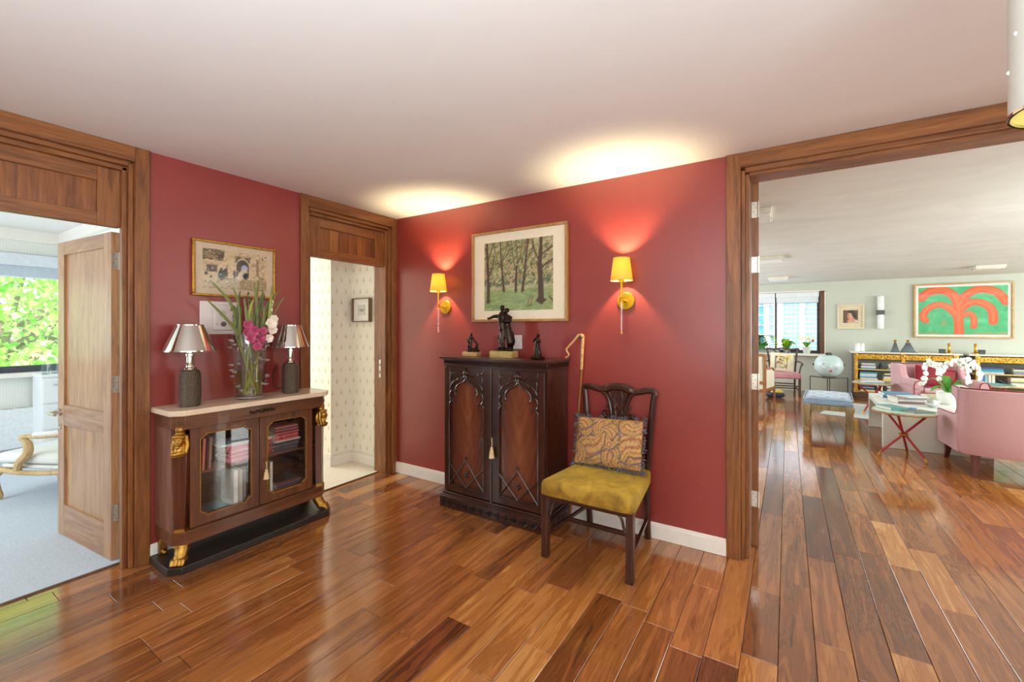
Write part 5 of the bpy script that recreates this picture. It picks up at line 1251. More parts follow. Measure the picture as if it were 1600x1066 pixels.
# palm painting (a plain arching palm, orange on green)
p = Paint(1.22, .92, 170, 110, (58,176,112)); n = p.noise(7,61); p.mix((n-.5)*2.2, (92,204,144)); p.mix((p.noise(16,62)-.6)*3, (36,150,96)); p.mix((.04-p.V)*14+(n-.5)*2, (176,140,84)); p.blob(.30,.24,.05,.10,(150,150,90),.9)
ORG = (226,84,24)
fr = [([(.47,0),(.47,.2),(.46,.45),(.45,.6)], .075), ([(.46,.55),(.42,.80),(.28,.93),(.12,.90),(.03,.78)], .080), ([(.46,.55),(.54,.80),(.70,.93),(.88,.86),(.985,.66)], .075),
      ([(.44,.4),(.36,.56),(.24,.63),(.12,.56),(.055,.40),(.085,.30)], .062), ([(.48,.52),(.60,.66),(.74,.64),(.83,.50),(.845,.27)], .070), ([(.52,.40),(.585,.44),(.635,.34),(.635,.17)], .050)]
for pts, wd in fr: p.stroke(c2(pts, 8), wd, ORG, .012)
for k, (pts, wd) in enumerate(fr):
    q = c2(pts, 8)
    for j, (o_, c) in enumerate(((-.55,(206,70,30)),(-.2,(246,138,62)),(.15,(214,76,30)),(.5,(244,128,56)))): p.stroke([(x+o_*wd*.35, y+o_*wd*.7) for x, y in q], .007, c, .012)
framed('framed_picture', 'wide gold framed painting of an orange palm on green above the gilt consoles', 'picture', 1.362, 1.05, (6.007, YW-.002, 1.725), 0, .05, .028, wood('pale gold frame', S(176,140,88), S(216,180,124), 'x', .4), mat('white mount', S(244,242,236), .7), p)

# gilt console bookcases
GOLDP = NT('gilt gesso'); GOLDP.set(Roughness=.38, Metallic=.75); _v = GOLDP.coords((1,1,1)); _n = GOLDP.noise(_v, 34, 4)
GOLDP.l(GOLDP.ramp(_n, [(.35, S(168,116,36)), (.6, S(226,178,76)), (.8, S(244,214,140))]), GOLDP.p.inputs['Base Color']); GOLDP.bump(_n, .7, .01); GOLDP = GOLDP.m
SHELF = mat('painted shelf edge', S(214,184,112), .45); BACKG = mat('console back grey', S(160,168,166), .7); DKW = mat('console dark moulding', S(92,70,48), .5)
def console(x0, x1, cols, label):
    t = thing('gilt_console', label, 'bookcase', ((x0+x1)/2, 8.425, 0), 0, 'gilt console bookcases'); o = (x0+x1)/2; f = -.195
    bx(x0-o, x1-o, f-.035, .205, .885, .915).build('marble_top', mat('pale marble', S(226,226,214), .3), t, bevel=.004)
    bx(x0-o+.05, x1-o-.05, f, .205, 0, .095).build('plinth', DKW, t, bevel=.004)
    bx(x0-o+.05, x1-o-.05, .19, .205, .095, .885).build('back_panel', BACKG, t)
    for i in (0, -1): bx(cols[i]-o-.03, cols[i]-o+.03, f+.03, .19, .095, .885).build('side_panel', mat('console side', S(120,104,88), .6), t)
    for z in (.125, .352, .568): bx(x0-o+.06, x1-o-.06, f+.02, .19, z-.022, z).build('shelf', SHELF, t)
    for a, b in zip(cols[:-1], cols[1:]):
        fz = bx(a-o+.04, b-o-.04, f, f+.02, .765, .87).build('frieze', GOLDP, t)
        m = MB(); m.tube([(a-o+.045, f-.003, .772), (b-o-.045, f-.003, .772)], .006, 6); m.tube([(a-o+.045, f-.003, .864), (b-o-.045, f-.003, .864)], .005, 6)
        n = 7
        for k in range(n):
            x = a-o+.05+(b-a-.1)*(k+.5)/n
            m.ell((x, f-.003, .818), (.016,.007,.024), 8, 6)
            for s in (-1, 1): m.tube(curve([(x+s*.012,f-.002,.80),(x+s*.032,f-.002,.812),(x+s*.038,f-.002,.835),(x+s*.024,f-.002,.84)], 3), .005, 5)
        m.build('carved_scrolls', GOLDP, fz)
    for c in cols:
        m = MB(); x = c-o; m.box(x-.034, x+.034, f-.02, f+.04, .80, .885); m.box(x-.028, x+.028, f-.015, f+.035, .17, .80); m.box(x-.042, x+.042, f-.028, f+.045, .095, .14); m.box(x-.036, x+.036, f-.022, f+.04, .14, .17)
        m.ell((x, f-.022, .845), (.022,.01,.026), 10, 6); m.tube([(x, f-.017, .2), (x, f-.017, .78)], .010, 6); m.build('pilaster', GOLDP, t, bevel=.003)
    return t
console(4.30, 5.925, (4.382, 5.105, 5.842), 'gilt fronted console bookcase with pale marble top, left of the pair')
console(6.00, 7.65, (6.122, 6.84, 7.56), 'gilt fronted console bookcase with pale marble top, right of the pair')
B = {'w':(226,222,208),'b':(60,130,170),'t':(70,160,180),'n':(40,60,90),'y':(230,212,150),'p':(196,206,216),'k':(60,58,64),'g':(120,150,130),'m':(150,140,160),'c':(232,214,178)}
def cols(s): return [B[k] for k in s]
G1 = 'books on the left gilt console'; G2 = 'books on the right gilt console'
stack('book', cols('twmw'), 4.58, 8.33, .5685, .24, .16, [.026,.03,.034,.02], 0, "at left on left console's upper shelf", 'book', G1, 21)
stack('book', cols('byc'), 4.99, 8.33, .5685, .20, .16, [.034,.036,.04], 0, "by middle pilaster on left console's upper shelf", 'book', G1, 22)
stack('book', cols('wtpwtn'), 4.58, 8.33, .3525, .28, .17, [.034,.026,.03,.026,.032,.026], 0, "at left on left console's middle shelf", 'book', G1, 23)
stack('book', cols('ywkc'), 4.94, 8.33, .3525, .25, .16, [.05,.03,.03,.026], 0, "by middle pilaster on left console's middle shelf", 'book', G1, 24)
stack('book', cols('ykmkm'), 4.56, 8.33, .1255, .24, .16, [.024,.03,.028,.03,.026], 0, "at left on left console's bottom shelf", 'book', G1, 25)
stack('book', cols('pwmw'), 4.97, 8.33, .1255, .2, .16, [.03,.026,.03], 0, "by middle pilaster on left console's bottom shelf", 'book', G1, 26)
for i, (x, c) in enumerate(((4.735, B['w']), (4.79, B['c']), (4.84, B['k']))): book('book', .19, .15, .03, c, (x, 8.33, .1255), 0, ['white book standing on the bottom shelf of left gilt console', 'cream book standing on the bottom shelf of left gilt console', 'black book standing on the bottom shelf of left gilt console'][i], 'book', G1, upright=True)
stack('book', cols('ptbn'), 6.31, 8.33, .5685, .3, .17, [.03,.03,.03,.036], 0, "at left on right console's upper shelf", 'book', G2, 27)
stack('book', cols('mgwk'), 6.70, 8.33, .5685, .26, .17, [.034,.03,.026,.03], 0, "at right on right console's upper shelf", 'book', G2, 28)
stack('book', cols('wwgyw'), 6.68, 8.33, .3525, .30, .17, [.03,.034,.03,.034,.03], 0, "at right on right console's middle shelf", 'book', G2, 29)
for i, (x, c, d_) in enumerate(((6.20,(70,120,180),'bright blue'), (6.24,(150,180,200),'pale blue'), (6.285,B['w'],'white'), (6.33,(236,226,206),'ivory'))): book('book', .19, .15, .036, c, (x, 8.33, .3525), 0, d_ + ' book standing on the middle shelf of right gilt console', 'book', G2, upright=True)
def fig_small(label, loc, caps):
    o = figure('figurine', mat('black bronze', S(38,38,42), .4, .4), None, caps, .006); o.location = loc; tag(o, label, 'ornament', 'small ornaments on the console shelves')
fig_small('tiny dark standing figurine on the upper shelf of left gilt console', (4.77, 8.30, .5685), [('c', [(0,0,.008),(0,0,.06),(0,0,.09)], [.02,.016,.02]), ('e', (0,0,.12), (.015,.015,.018)), ('c', [(-.03,0,.05),(0,0,.08),(.03,0,.06)], [.008,.01,.008])])
fig_small('small dark bird on the upper shelf of right gilt console', (6.47, 8.30, .5685), [('c', [(-.03,0,.09),(0,0,.04),(.06,0,.02)], [.02,.032,.012]), ('e', (-.035,0,.10), (.018,.016,.016)), ('c', [(0,0,.008),(0,0,.03)], [.012,.012]), ('c', [(-.05,0,.10),(-.065,0,.096)], [.006,.003])])
fig_small('long tailed black bird on the middle shelf of right gilt console', (6.43, 8.30, .3525), [('c', [(-.06,0,.14),(-.02,0,.09),(.08,0,.03),(.13,0,.012)], [.014,.03,.014,.008]), ('e', (-.065,0,.145), (.018,.016,.016)), ('c', [(0,0,.008),(-.01,0,.07)], [.012,.01]), ('c', [(-.08,0,.145),(-.10,0,.14)], [.006,.003])])
# ornaments on the console tops
def flask(x, w, label):
    t = thing('pyramid_flask', label, 'vase', (x, 8.33, .9155), 0, 'dark flasks on the console')
    m = MB(); V = []
    for z, a, b in ((0,w,.07),(.02,w,.07),(.17,w*.34,.03),(.19,w*.34,.03)):
        V += [(-a,-b,z),(a,-b,z),(a,b,z),(-a,b,z)]
    F = [(3,2,1,0),(12,13,14,15)] + [(4*j+k, 4*j+(k+1) % 4, 4*j+4+(k+1) % 4, 4*j+4+k) for j in range(3) for k in range(4)]
    m.add(V, F); m.build('flask_body', mat('smoky glass', S(62,72,76), .15, .2, .2, 10), t, bevel=.006)
    m = MB(); m.box(-w-.03, w+.03, -.085, .085, -.0, .006); m.build('tray', mat('smoky tray', S(80,88,90), .3), t)
    mb().lathe([(0,.185),(.014,.185),(.012,.2),(.02,.205),(.026,.225),(.018,.24),(.0,.244)], n=14).build('stopper', GOLD, t)
flask(5.00, .055, 'narrow dark pyramid flask with gold stopper on the left console top'); flask(5.19, .10, 'broad dark pyramid flask with gold stopper on the left console top')
for x, l in ((5.762, 'brass candlestick at the right end of the left console top'), (6.112, 'brass candlestick at the left end of the right console top')):
    t = thing('candlestick', l, 'candlestick', (x, 8.30, .9155), 0, 'brass candlesticks')
    mb().lathe([(0,0),(.055,0),(.055,.012),(.035,.022),(.02,.035),(0,.036)], n=18).build('foot', BRASS, t); mb().lathe([(0,.035),(.016,.035),(.024,.06),(.015,.075),(.02,.12),(.014,.135),(.02,.145),(.0,.146)], n=16).build('stem', BRASS, t)
    mb().lathe([(0,.145),(.018,.145),(.022,.185),(.026,.188),(.014,.19),(.0,.17)], n=16).build('socket', BRASS, t)
for x, l in ((5.675, 'small black box beside the candlestick on left console top'), (6.20, 'small black box beside the candlestick on right console top')):
    t = thing('black_box', l, 'box', (x, 8.33, .9155), 0, 'small black boxes'); bx(-.04,.04,-.04,.04,0,.06).build('box', mat('black lacquer', S(66,70,72), .4), t, bevel=.003); bx(-.042,.042,-.042,.042,.0605,.078).build('lid', MATS['black lacquer'], t, bevel=.003)
PORC = mat('white porcelain', S(240,240,238), .25, 0, .01)
for x, y, l in ((4.415, 8.32, 'tall white porcelain beaker at the left end of console top'), (4.49, 8.36, 'glassy white beaker behind the tall one on console top')):
    o = mb().lathe([(0,0),(.040,0),(.046,.006),(.042,.16),(.038,.165),(.036,.16),(.04,.02),(0,.015)], n=20).build('beaker', PORC, None); o.location = (x, y, .9155); tag(o, l, 'beaker', 'beakers on the console')

# window sill plants
def frond(t, base, tip, n, L, m_, w=.010):
    b = Vector(base); e = Vector(tip); mid = (b+e)/2 + Vector((0,0,.10)); c = curve([b, mid, e], 6)
    o = MB(); o.tube(c, lerp(.004, .0015, len(c)), 5); N = len(c)
    for i in range(2, N):
        p = Vector(c[i]); d = (Vector(c[min(i+1,N-1)])-Vector(c[i-1])).normalized(); s = d.cross(Vector((0,0,1))).normalized()
        for k in (-1, 1):
            q = p + s*k*L*(1-.5*i/N) + d*L*.5 + Vector((0,0,-.02)); o.blade([tuple(p), tuple((p+q)/2+Vector((0,0,.008))), tuple(q)], [w*.5, w, .001], d, .001)
    o.build('frond', m_, t)
PG = leafmat('palm green', S(80,150,60)); PG2 = leafmat('lime green', S(176,210,60)); PG3 = leafmat('deep green', S(50,120,60))
pt = thing('potted_palm', 'feathery green palm in a long trough on the far window sill', 'plant', (2.72, 8.52, .831))
mb().box(-.34,.34,-.08,.08,0,.09).build('trough', mat('grey trough', S(150,156,150), .6), pt, bevel=.006)
r = random.Random(12)
for k in range(22):
    x = r.uniform(-.3,.3); frond(pt, (x, r.uniform(-.04,.04), .08), (x+r.uniform(-.3,.16), r.uniform(-.14,.08), r.uniform(.12,.50)), 6, r.uniform(.11,.19), (PG, PG3, PG2)[k % 3], .013)
yp = thing('leafy_plant', 'broad leaved lime green plant on the sill behind the elbow chair', 'plant', (3.20, 8.50, .831))
mb().lathe([(0,0),(.06,0),(.075,.09),(.065,.09),(0,.07)], n=16).build('pot', mat('grey trough', S(150,156,150), .6), yp)
for k in range(20):
    a = r.random()*6.28; L = r.uniform(.10,.22); z = r.uniform(.02,.20); e = (math.cos(a)*L, math.sin(a)*L*.35-.02, .07+z)
    MB().blade(curve([(0,0,.08), (e[0]*.55, e[1]*.55, .12+z), e], 4), [.004,.02,.032,.038,.04,.038,.03,.018,.002], (-math.sin(a), math.cos(a), .2), .0015).build('leaf', (PG2, PG, PG2)[k % 3], yp)
fp = thing('flowering_plant', 'cream flowering plant in a white pot at the right end of the sill', 'plant', (3.56, 8.47, .831))
mb().lathe([(0,0),(.055,0),(.085,.14),(.09,.145),(.08,.145),(.07,.12),(0,.11)], n=18).build('pot', PORC, fp)
for k in range(16):
    a = k*2.4; L = r.uniform(.08,.15); e = (math.cos(a)*L, math.sin(a)*L*.6, r.uniform(.18,.32)); MB().blade(curve([(0,0,.12),(e[0]*.5,e[1]*.5,.22),e], 4), [.004,.01,.016,.02,.02,.018,.014,.008,.001], (-math.sin(a), math.cos(a), 0), .0012).build('leaf', (PG, PG2)[k % 2], fp)
for k in range(16):
    a = k*2.4+.5; L = r.uniform(.03,.16); m = MB(); c = (math.cos(a)*L, math.sin(a)*L*.6-.02, r.uniform(.26,.40))
    for j in range(5): m.ell((c[0]+math.cos(j*1.257)*.016, c[1]-.005, c[2]+math.sin(j*1.257)*.016), (.014,.006,.014), 6, 4)
    m.build('blossom', mat('red bud', S(190,60,50), .5) if k % 7 == 3 else mat('cream blossom', S(250,244,206), .5), fp)

# dark elbow chair with pink seat under the window
ec = thing('elbow_chair', 'dark wood elbow chair with pink seat under the far window', 'armchair', (3.13, 7.74, 0), R(4))
EW = wood('elbow chair wood', S(58,38,32), S(104,74,62), 'z', .4); PINKS = mat('pink stripe seat', S(206,144,152), .7, 0, .08, 14)
for s in (-1, 1):
    bx(s*.27-.022, s*.27+.022, -.25, -.206, 0, .40).build('leg', EW, ec, bevel=.003)
    MB().tube(curve([(s*.225,.26,0),(s*.225,.22,.4),(s*.245,.25,.7),(s*.275,.29,.93)], 4), .019, 8).build('back_leg', EW, ec)
    MB().tube(curve([(s*.245,.25,.68),(s*.29,.12,.69),(s*.33,-.04,.66),(s*.33,-.07,.63)], 4), .017, 8).build('arm', EW, ec)
    MB().tube(curve([(s*.325,-.04,.65),(s*.29,-.06,.54),(s*.275,-.08,.40)], 4), .016, 8).build('arm_support', EW, ec)
    bx(s*.245-.010, s*.245+.010, -.23, .22, .13, .155).build('side_stretcher', EW, ec)
bx(-.26,.26,-.24,-.215,.20,.225).build('front_stretcher', EW, ec); bx(-.24,.24,-.02,0,.131,.154).build('cross_stretcher', EW, ec)
bx(-.23,.23,.205,.23,.20,.225).build('rear_stretcher', EW, ec)
MB().tube(curve([(-.30,.29,.915),(-.28,.29,.945),(-.15,.29,.935),(0,.29,.955),(.15,.29,.935),(.28,.29,.945),(.30,.29,.915)], 4), .02, 8).build('crest_rail', EW, ec)
for x in (-.13,-.045,.045,.13): MB().tube(curve([(x*1.3,.285,.93),(x*.7,.27,.84),(x*.6,.25,.66),(x*.8,.235,.42)], 4), .012, 6).build('splat_bar', EW, ec)
MB().prism([(-.295,-.265),(.295,-.265),(.24,.23),(-.24,.23)], .36, .475).build('seat', PINKS, ec, bevel=.025, label='pink upholstered seat')
p = Paint(.42, .40, 66, 60, (232,222,198)); p.mix((p.noise(7,71)-.5)*1.5, (240,216,150))
p.rect(.22,.72,.14,.78,(206,196,176)); p.stroke([(.22,.14),(.22,.78),(.72,.74),(.70,.14)], .02, (50,46,46)); r = random.Random(5)
for k in range(60): x, y = r.uniform(.25,.7), r.uniform(.16,.74); p.blob(x, y, r.uniform(.02,.06), r.uniform(.02,.07), r.choice(((60,56,54),(226,96,52),(236,200,70),(240,236,226),(104,128,120))), .4)
for k in range(16): x, y = r.uniform(.6,.85), r.uniform(.5,.85); p.blob(x, y, .05, .05, (226,206,80), .6)
cu = thing('patterned_cushion', 'cream cushion with bright abstract embroidery on the pink seated elbow chair', 'cushion', (3.10, 7.80, .478), R(4))
M = cushion(cu, p, dome, R(-16), R(3), .20, PAIS, (226,216,194))

# cream panelled armchair turned away, left of the opening
ca = thing('panelled_armchair', 'cream upholstered armchair in honey wood frame with its back turned', 'armchair', (2.66, 6.22, 0), R(-12))
HW = wood('honey wood', S(132,80,40), S(182,126,72), 'z', .4); CUP = mat('cream stripe upholstery', S(228,220,200), .8, 0, .04, 40)
for s in (-1, 1):
    MB().tube([(s*.27,-.33,0),(s*.28,-.30,.25),(s*.285,-.30,.42),(s*.29,-.34,.93)], [.016,.024,.026,.024], 4).build('back_leg', HW, ca)
    MB().tube([(s*.285,.30,0),(s*.285,.30,.36)], [.014,.022], 8).build('front_leg', HW, ca)
    bx(s*.285-.022, s*.285+.022, -.28, .30, .27, .32).build('side_rail', HW, ca, bevel=.004)
    MB().prism([(-.28,.32),(.24,.32),(.24,.60),(.10,.63),(-.27,.66)], s*.285-.02, s*.285+.02, 'x').build('arm_panel', CUP, ca, bevel=.01)
    MB().tube(curve([(s*.285,-.30,.69),(s*.285,-.1,.66),(s*.285,.12,.66),(s*.285,.24,.63),(s*.285,.26,.5),(s*.285,.28,.33)], 4), .018, 8).build('arm_rail', HW, ca)
bx(-.28,.28,-.33,-.28,.40,.45).build('back_rail', HW, ca, bevel=.004); bx(-.285,.285,-.355,-.315,.89,.94).build('crest_rail', HW, ca, bevel=.006); bx(-.28,.28,.28,.32,.27,.34).build('front_rail', HW, ca, bevel=.004); bx(-.28,.28,-.32,-.28,.25,.31).build('seat_back_rail', HW, ca, bevel=.004)
o = MB(); o.T = Matrix.Translation((0,-.325,.665)) @ Matrix.Rotation(R(5), 4, 'X'); o.box(-.255,.255,-.02,.03,-.215,.225); o.build('back_panel', CUP, ca, bevel=.01)
bx(-.262,.262,-.27,.27,.30,.42).build('seat_cushion', CUP, ca, bevel=.03); bx(-.255,.255,-.315,-.285,.31,.40).build('lower_back_panel', CUP, ca, bevel=.005)
MB().tube(curve([(.24,.24,.65),(.28,.31,.62),(.33,.26,.66)], 4), .004, 6).build('strap', mat('olive strap', S(120,112,70), .6), ca)
nb = thing('soft_bag', 'small navy bag with yellow top on the floor beyond the cream armchair', 'bag', (2.98, 7.18, 0), R(20))
figure('bag_body', mat('navy cloth', S(52,62,88), .8), nb, [('e', (0,0,.06), (.17,.10,.06)), ('e', (.1,0,.055), (.1,.09,.055))], .012); figure('bag_top', mat('yellow cloth', S(214,186,84), .8), nb, [('e', (.08,0,.12), (.09,.07,.05)), ('e', (.0,0,.10), (.08,.06,.035))], .012)

# ceramic head pot on a wire table
wt = thing('wire_table', 'slim black wire table carrying the pale ceramic face pot', 'side table', (3.87, 7.28, 0), R(38))
IRON = mat('black iron', S(52,54,54), .5, .5)
m = MB(); q = .205
for a, b in ((-q,-q),(q,-q),(q,q),(-q,q)): mb().tube([(a,b,0),(a,b,.452)], .0075, 6).build('leg', IRON, wt)
m.tube([(-q,-q,.455),(q,-q,.455),(q,q,.455),(-q,q,.455)], .008, 4, closed=True); m.build('top_ring', IRON, wt); bx(-q,q,-q,q,.456,.464).build('glass_top', glassmat('shelf glass', (.92,.96,.95), 1.5), wt)
hp = thing('face_pot', 'round pale celadon ceramic pot with a painted face and little ears', 'pot', (3.87, 7.28, .464), R(6))
prof = [(0,0),(.09,0),(.13,.015),(.19,.07),(.228,.15),(.232,.22),(.215,.30),(.17,.37),(.11,.405),(.05,.41),(0,.405)]
mb().lathe(prof, n=40, sy=.9).build('pot_body', mat('celadon glaze', S(196,216,216), .18, 0, .06, 5), hp)
dk = mat('dark slip', S(50,50,54), .4)
for s in (-1, 1):
    mb().ell((s*.235,0,.225), (.024,.02,.02), 10, 6).tube([(s*.225,0,.222),(s*.245,0,.225)], .01, 6).build('ear', dk, hp)
    mb().ell((s*.095-.01,-.176,.255), (.024,.008,.008), 10, 6, (0,s*-.15,0)).build('eye', dk, hp); mb().ell((s*.10-.01,-.196,.175), (.034,.01,.032), 12, 6).build('cheek', mat('blush glaze', S(206,206,212), .3), hp)
mb().ell((.0,-.208,.20), (.016,.018,.028), 10, 6).build('nose', mat('pale nose glaze', S(214,226,226), .2), hp); mb().ell((.0,-.196,.125), (.026,.012,.019), 10, 6).build('mouth', mat('red mouth', S(176,56,44), .3), hp)
m = MB()
for k in range(9): a = k*.7; m.ell((math.cos(a)*.035, math.sin(a)*.03, .42+.012*(k % 3)), (.022,.02,.016), 8, 5)
m.build('bird_finial', mat('brown finial', S(88,76,66), .6, 0, .3), hp)

# tufted blue stool on fluted gilt legs
bs = thing('tufted_stool', 'blue tufted velvet stool on fluted silver gilt legs', 'stool', (3.69, 4.575, 0), R(-4))
SG = wood('silver gilt', S(130,108,70), S(196,174,130), 'z', .4); BLV = mat('blue velvet', S(128,150,174), .7, 0, .12, 14, 0, 0, .5, 0, .4)
sx_, sy_ = .235, .41
for a in (-1, 1):
    for b in (-1, 1):
        g = MB(); x, y = a*sx_, b*sy_; V = []
        g.add([(x-.026,y-.026,.05),(x+.026,y-.026,.05),(x+.026,y+.026,.05),(x-.026,y+.026,.05),(x-.036,y-.036,.29),(x+.036,y-.036,.29),(x+.036,y+.036,.29),(x-.036,y+.036,.29)], [(3,2,1,0),(4,5,6,7),(0,1,5,4),(1,2,6,5),(2,3,7,6),(3,0,4,7)])
        g.box(x-.034,x+.034,y-.034,y+.034,0,.05); g.box(x-.03,x+.03,y-.03,y+.03,.05,.06); l = g.build('leg', SG, bs, bevel=.003)
        f = MB()
        for k in (-1.5,-.5,.5,1.5):
            for d in (-1, 1):
                f.tube([(x+k*.011, y+d*.027, .075), (x+k*.015, y+d*.0355, .275)], .004, 5); f.tube([(x+d*.027, y+k*.011, .075), (x+d*.0355, y+k*.015, .275)], .004, 5)
        f.build('fluting', SG, l)
        bk = bx(x-.042,x+.042,y-.042,y+.042,.29,.372).build('corner_block', SG, bs, bevel=.004); m = MB()
        for d in (-1, 1):
            for k in range(6): t_ = k*1.047; m.ell((x+math.cos(t_)*.018, y+d*.043, .332+math.sin(t_)*.018), (.010,.005,.010), 6, 4); m.ell((x+d*.043, y+math.cos(t_)*.018, .332+math.sin(t_)*.018), (.005,.010,.010), 6, 4)
        m.build('rosette', SG, bk)
for b in (-1, 1):
    rl = bx(-sx_+.04, sx_-.04, b*sy_-.03, b*sy_+.03, .30, .365).build('rail', SG, bs, bevel=.003); m = MB()
    for k in range(11): m.tube([(-.165+k*.033, b*(sy_+.031), .31), (-.165+k*.033, b*(sy_+.031), .352)], .009, 6)
    m.build('fluting', SG, rl)
for a in (-1, 1):
    rl = bx(a*sx_-.03, a*sx_+.03, -sy_+.04, sy_-.04, .30, .365).build('rail', SG, bs, bevel=.003); m = MB()
    for k in range(21): m.tube([(a*(sx_+.031), -.34+k*.034, .31), (a*(sx_+.031), -.34+k*.034, .352)], .009, 6)
    m.build('fluting', SG, rl)
nx, ny = 44, 72; U, Vv = np.meshgrid(np.linspace(-1,1,nx), np.linspace(-1,1,ny)); edge = np.clip(1-np.abs(U)**6,0,1)**.35*np.clip(1-np.abs(Vv)**10,0,1)**.35
Zt = .385 + .085*edge; bts = []
for j in range(5):
    for i in range(3 if j % 2 == 0 else 2):
        bu = (-.6+.6*i) if j % 2 == 0 else (-.3+.6*i); bv = -.72+.36*j; bts.append((bu, bv)); Zt = Zt - .022*np.exp(-(((U-bu)/.10)**2+((Vv-bv)/.06)**2))
idx = np.arange(nx*ny).reshape(ny, nx); co = np.stack([U*(sx_+.035), Vv*(sy_+.035), Zt], -1).reshape(-1,3)
qd = np.stack([idx[:-1,:-1], idx[:-1,1:], idx[1:,1:], idx[1:,:-1]], -1).reshape(-1,4)
cm = mb().add(co.tolist(), qd.tolist()); cm.box(-(sx_+.033), sx_+.033, -(sy_+.033), sy_+.033, .372, .40); cm.build('cushion', BLV, bs, label='blue velvet cushion with deep buttons')
for bu, bv in bts: mb().ell((bu*(sx_+.035), bv*(sy_+.035), .452), (.011,.011,.006), 8, 5).build('button', mat('slate button', S(84,104,132), .6), bs)
m = MB(); e = .034; m.tube([(-sx_-e,-sy_-e,.448),(sx_+e,-sy_-e,.448),(sx_+e,sy_+e,.448),(-sx_-e,sy_+e,.448)], .0045, 6, closed=True); m.build('piping', mat('pale blue piping', S(186,206,222), .6), bs)

# rug
rg = thing('rug', 'pale grey blue flat woven rug in the middle of the living room', 'rug', (4.92, 6.30, .0005), R(-13))
bx(-1.08, 1.3, -.90, .67, 0, .012).build('rug_field', mat('rug wool', S(206,214,210), .95, 0, .08, 6, .2), rg); bx(-1.10, 1.32, -.925, -.90, 0, .0115).build('border', mat('rug edge', S(172,182,180), .95), rg); bx(-1.10, -1.08, -.90, .67, 0, .0115).build('border', MATS['rug edge'], rg)

# white waterfall table
wtb = thing('waterfall_table', 'long white waterfall coffee table with books and the orchid on it', 'coffee table', (4.62, 4.33, 0), R(-1.5))
WT = mat('white lacquer table', S(232,234,226), .3, 0, .02); bx(-.45,.45,-.68,.68,.40,.47).build('top', WT, wtb, bevel=.004); bx(-.45,.45,-.68,-.61,.0,.3995).build('end_slab', WT, wtb, bevel=.004); bx(-.45,.45,.61,.68,.0,.3995).build('end_slab', WT, wtb, bevel=.004)

# round tables on crossed red legs
def round_table(loc, label, rot, topm):
    t = thing('round_table', label, 'side table', loc, rot, 'round tables on crossed red legs')
    mb().lathe([(0,.478),(.262,.478),(.27,.484),(.27,.496),(.266,.50),(0,.50)], n=40).build('top_rim', wood('table rim', S(150,112,70), S(206,170,124), 'x', .35), t)
    mb().lathe([(0,.5005),(.262,.5005),(.262,.506),(0,.506)], n=40).build('glass_top', topm, t)
    RL = mat('red lacquer', S(168,44,48), .3)
    for k in range(3):
        a = R(190 + k*120); c, s = math.cos(a), math.sin(a); c2_, s2_ = math.cos(a+R(176)), math.sin(a+R(176)); off = (k-1)*.012
        l = mb().tube([(c*.20, s*.20, .045), (c2_*.215, s2_*.215, .478)], .0115, 8).build('leg', RL, t)
        mb().tube([(c*.222, s*.222, .0), (c*.20, s*.20, .045)], [.010,.0125], 8).build('brass_ferrule', GOLDD, l)
    mb().lathe([(.02,.24),(.042,.242),(.042,.256),(.02,.258)], n=18).build('collar', GOLDD, t); return t
GTOP = mat('pale green glass top', S(196,216,200), .08)
round_table((4.27, 3.27, 0), 'round glass topped table on crossed red legs in front of the pink sofa', R(3), GTOP)
round_table((4.375, 6.10, .0125), 'round glass topped table on crossed red legs left of the pink wing chair', R(40), GTOP)
round_table((5.88, 6.75, .0125), 'round green glass topped table seen over the back of pink sofa', R(15), mat('teal glass top', S(150,206,190), .08))
book('magazine', .26, .19, .012, (170,196,226), (4.36, 6.08, .519), R(12), 'pale blue magazine on the far round red legged table', 'magazine', 'books on the low tables')
book('magazine', .22, .17, .010, (226,232,238), (4.37, 6.05, .5315), R(24), 'white magazine lying on the blue one on far round table', 'magazine', 'books on the low tables')
book('book', .17, .22, .035, (96,150,146), (4.17, 3.30, .5065), R(30), 'teal green book on the near round red legged table', 'book', 'books on the low tables')
book('book', .22, .17, .012, (112,122,116), (4.37, 3.22, .5065), R(34), 'flat grey green book on the near round red legged table', 'book', 'books on the low tables')
GL = 'books on the low tables'
z = stack('book', [(60,110,150),(90,150,190)], 4.42, 4.66, .4705, .34, .24, [.035,.03], R(8), 'in the blue pile on the white table far end', 'book', GL, 31)
z = stack('book', [(120,100,96),(210,206,214),(150,130,120)], 4.47, 4.20, .4705, .34, .25, [.03,.028,.022], R(16), 'in the middle pile on the white table', 'book', GL, 32)
book('magazine', .24, .18, .010, (200,214,224), (4.50, 4.16, z+.0005), R(30), 'pale magazine lying open side down on the middle pile', 'magazine', GL)
stack('book', [(226,220,190),(214,206,170)], 4.80, 4.62, .4705, .22, .18, [.04,.03], R(10), 'in the cream pile beyond the silver ball', 'book', GL, 33)
sb = thing('silver_bowl', 'lumpy silver glass ball ornament on the white table', 'ornament', (4.63, 3.93, .4705))
figure('ball', mat('silvered glass', S(206,212,210), .12, .8, .2, 20), sb, [('e', (0,0,.055), (.066,.062,.055)), ('e', (.04,-.02,.07), (.03,.03,.03)), ('e', (-.04,-.02,.065), (.03,.03,.03)), ('e', (0,-.045,.075), (.03,.022,.026)), ('e', (.01,.02,.09), (.035,.03,.022))], .008)
bb = book('small_blue_book', .07, .09, .02, (90,150,210), (4.36, 3.36, .5065), R(-20), 'tiny bright blue booklet at the rear of near round table', 'booklet', GL)

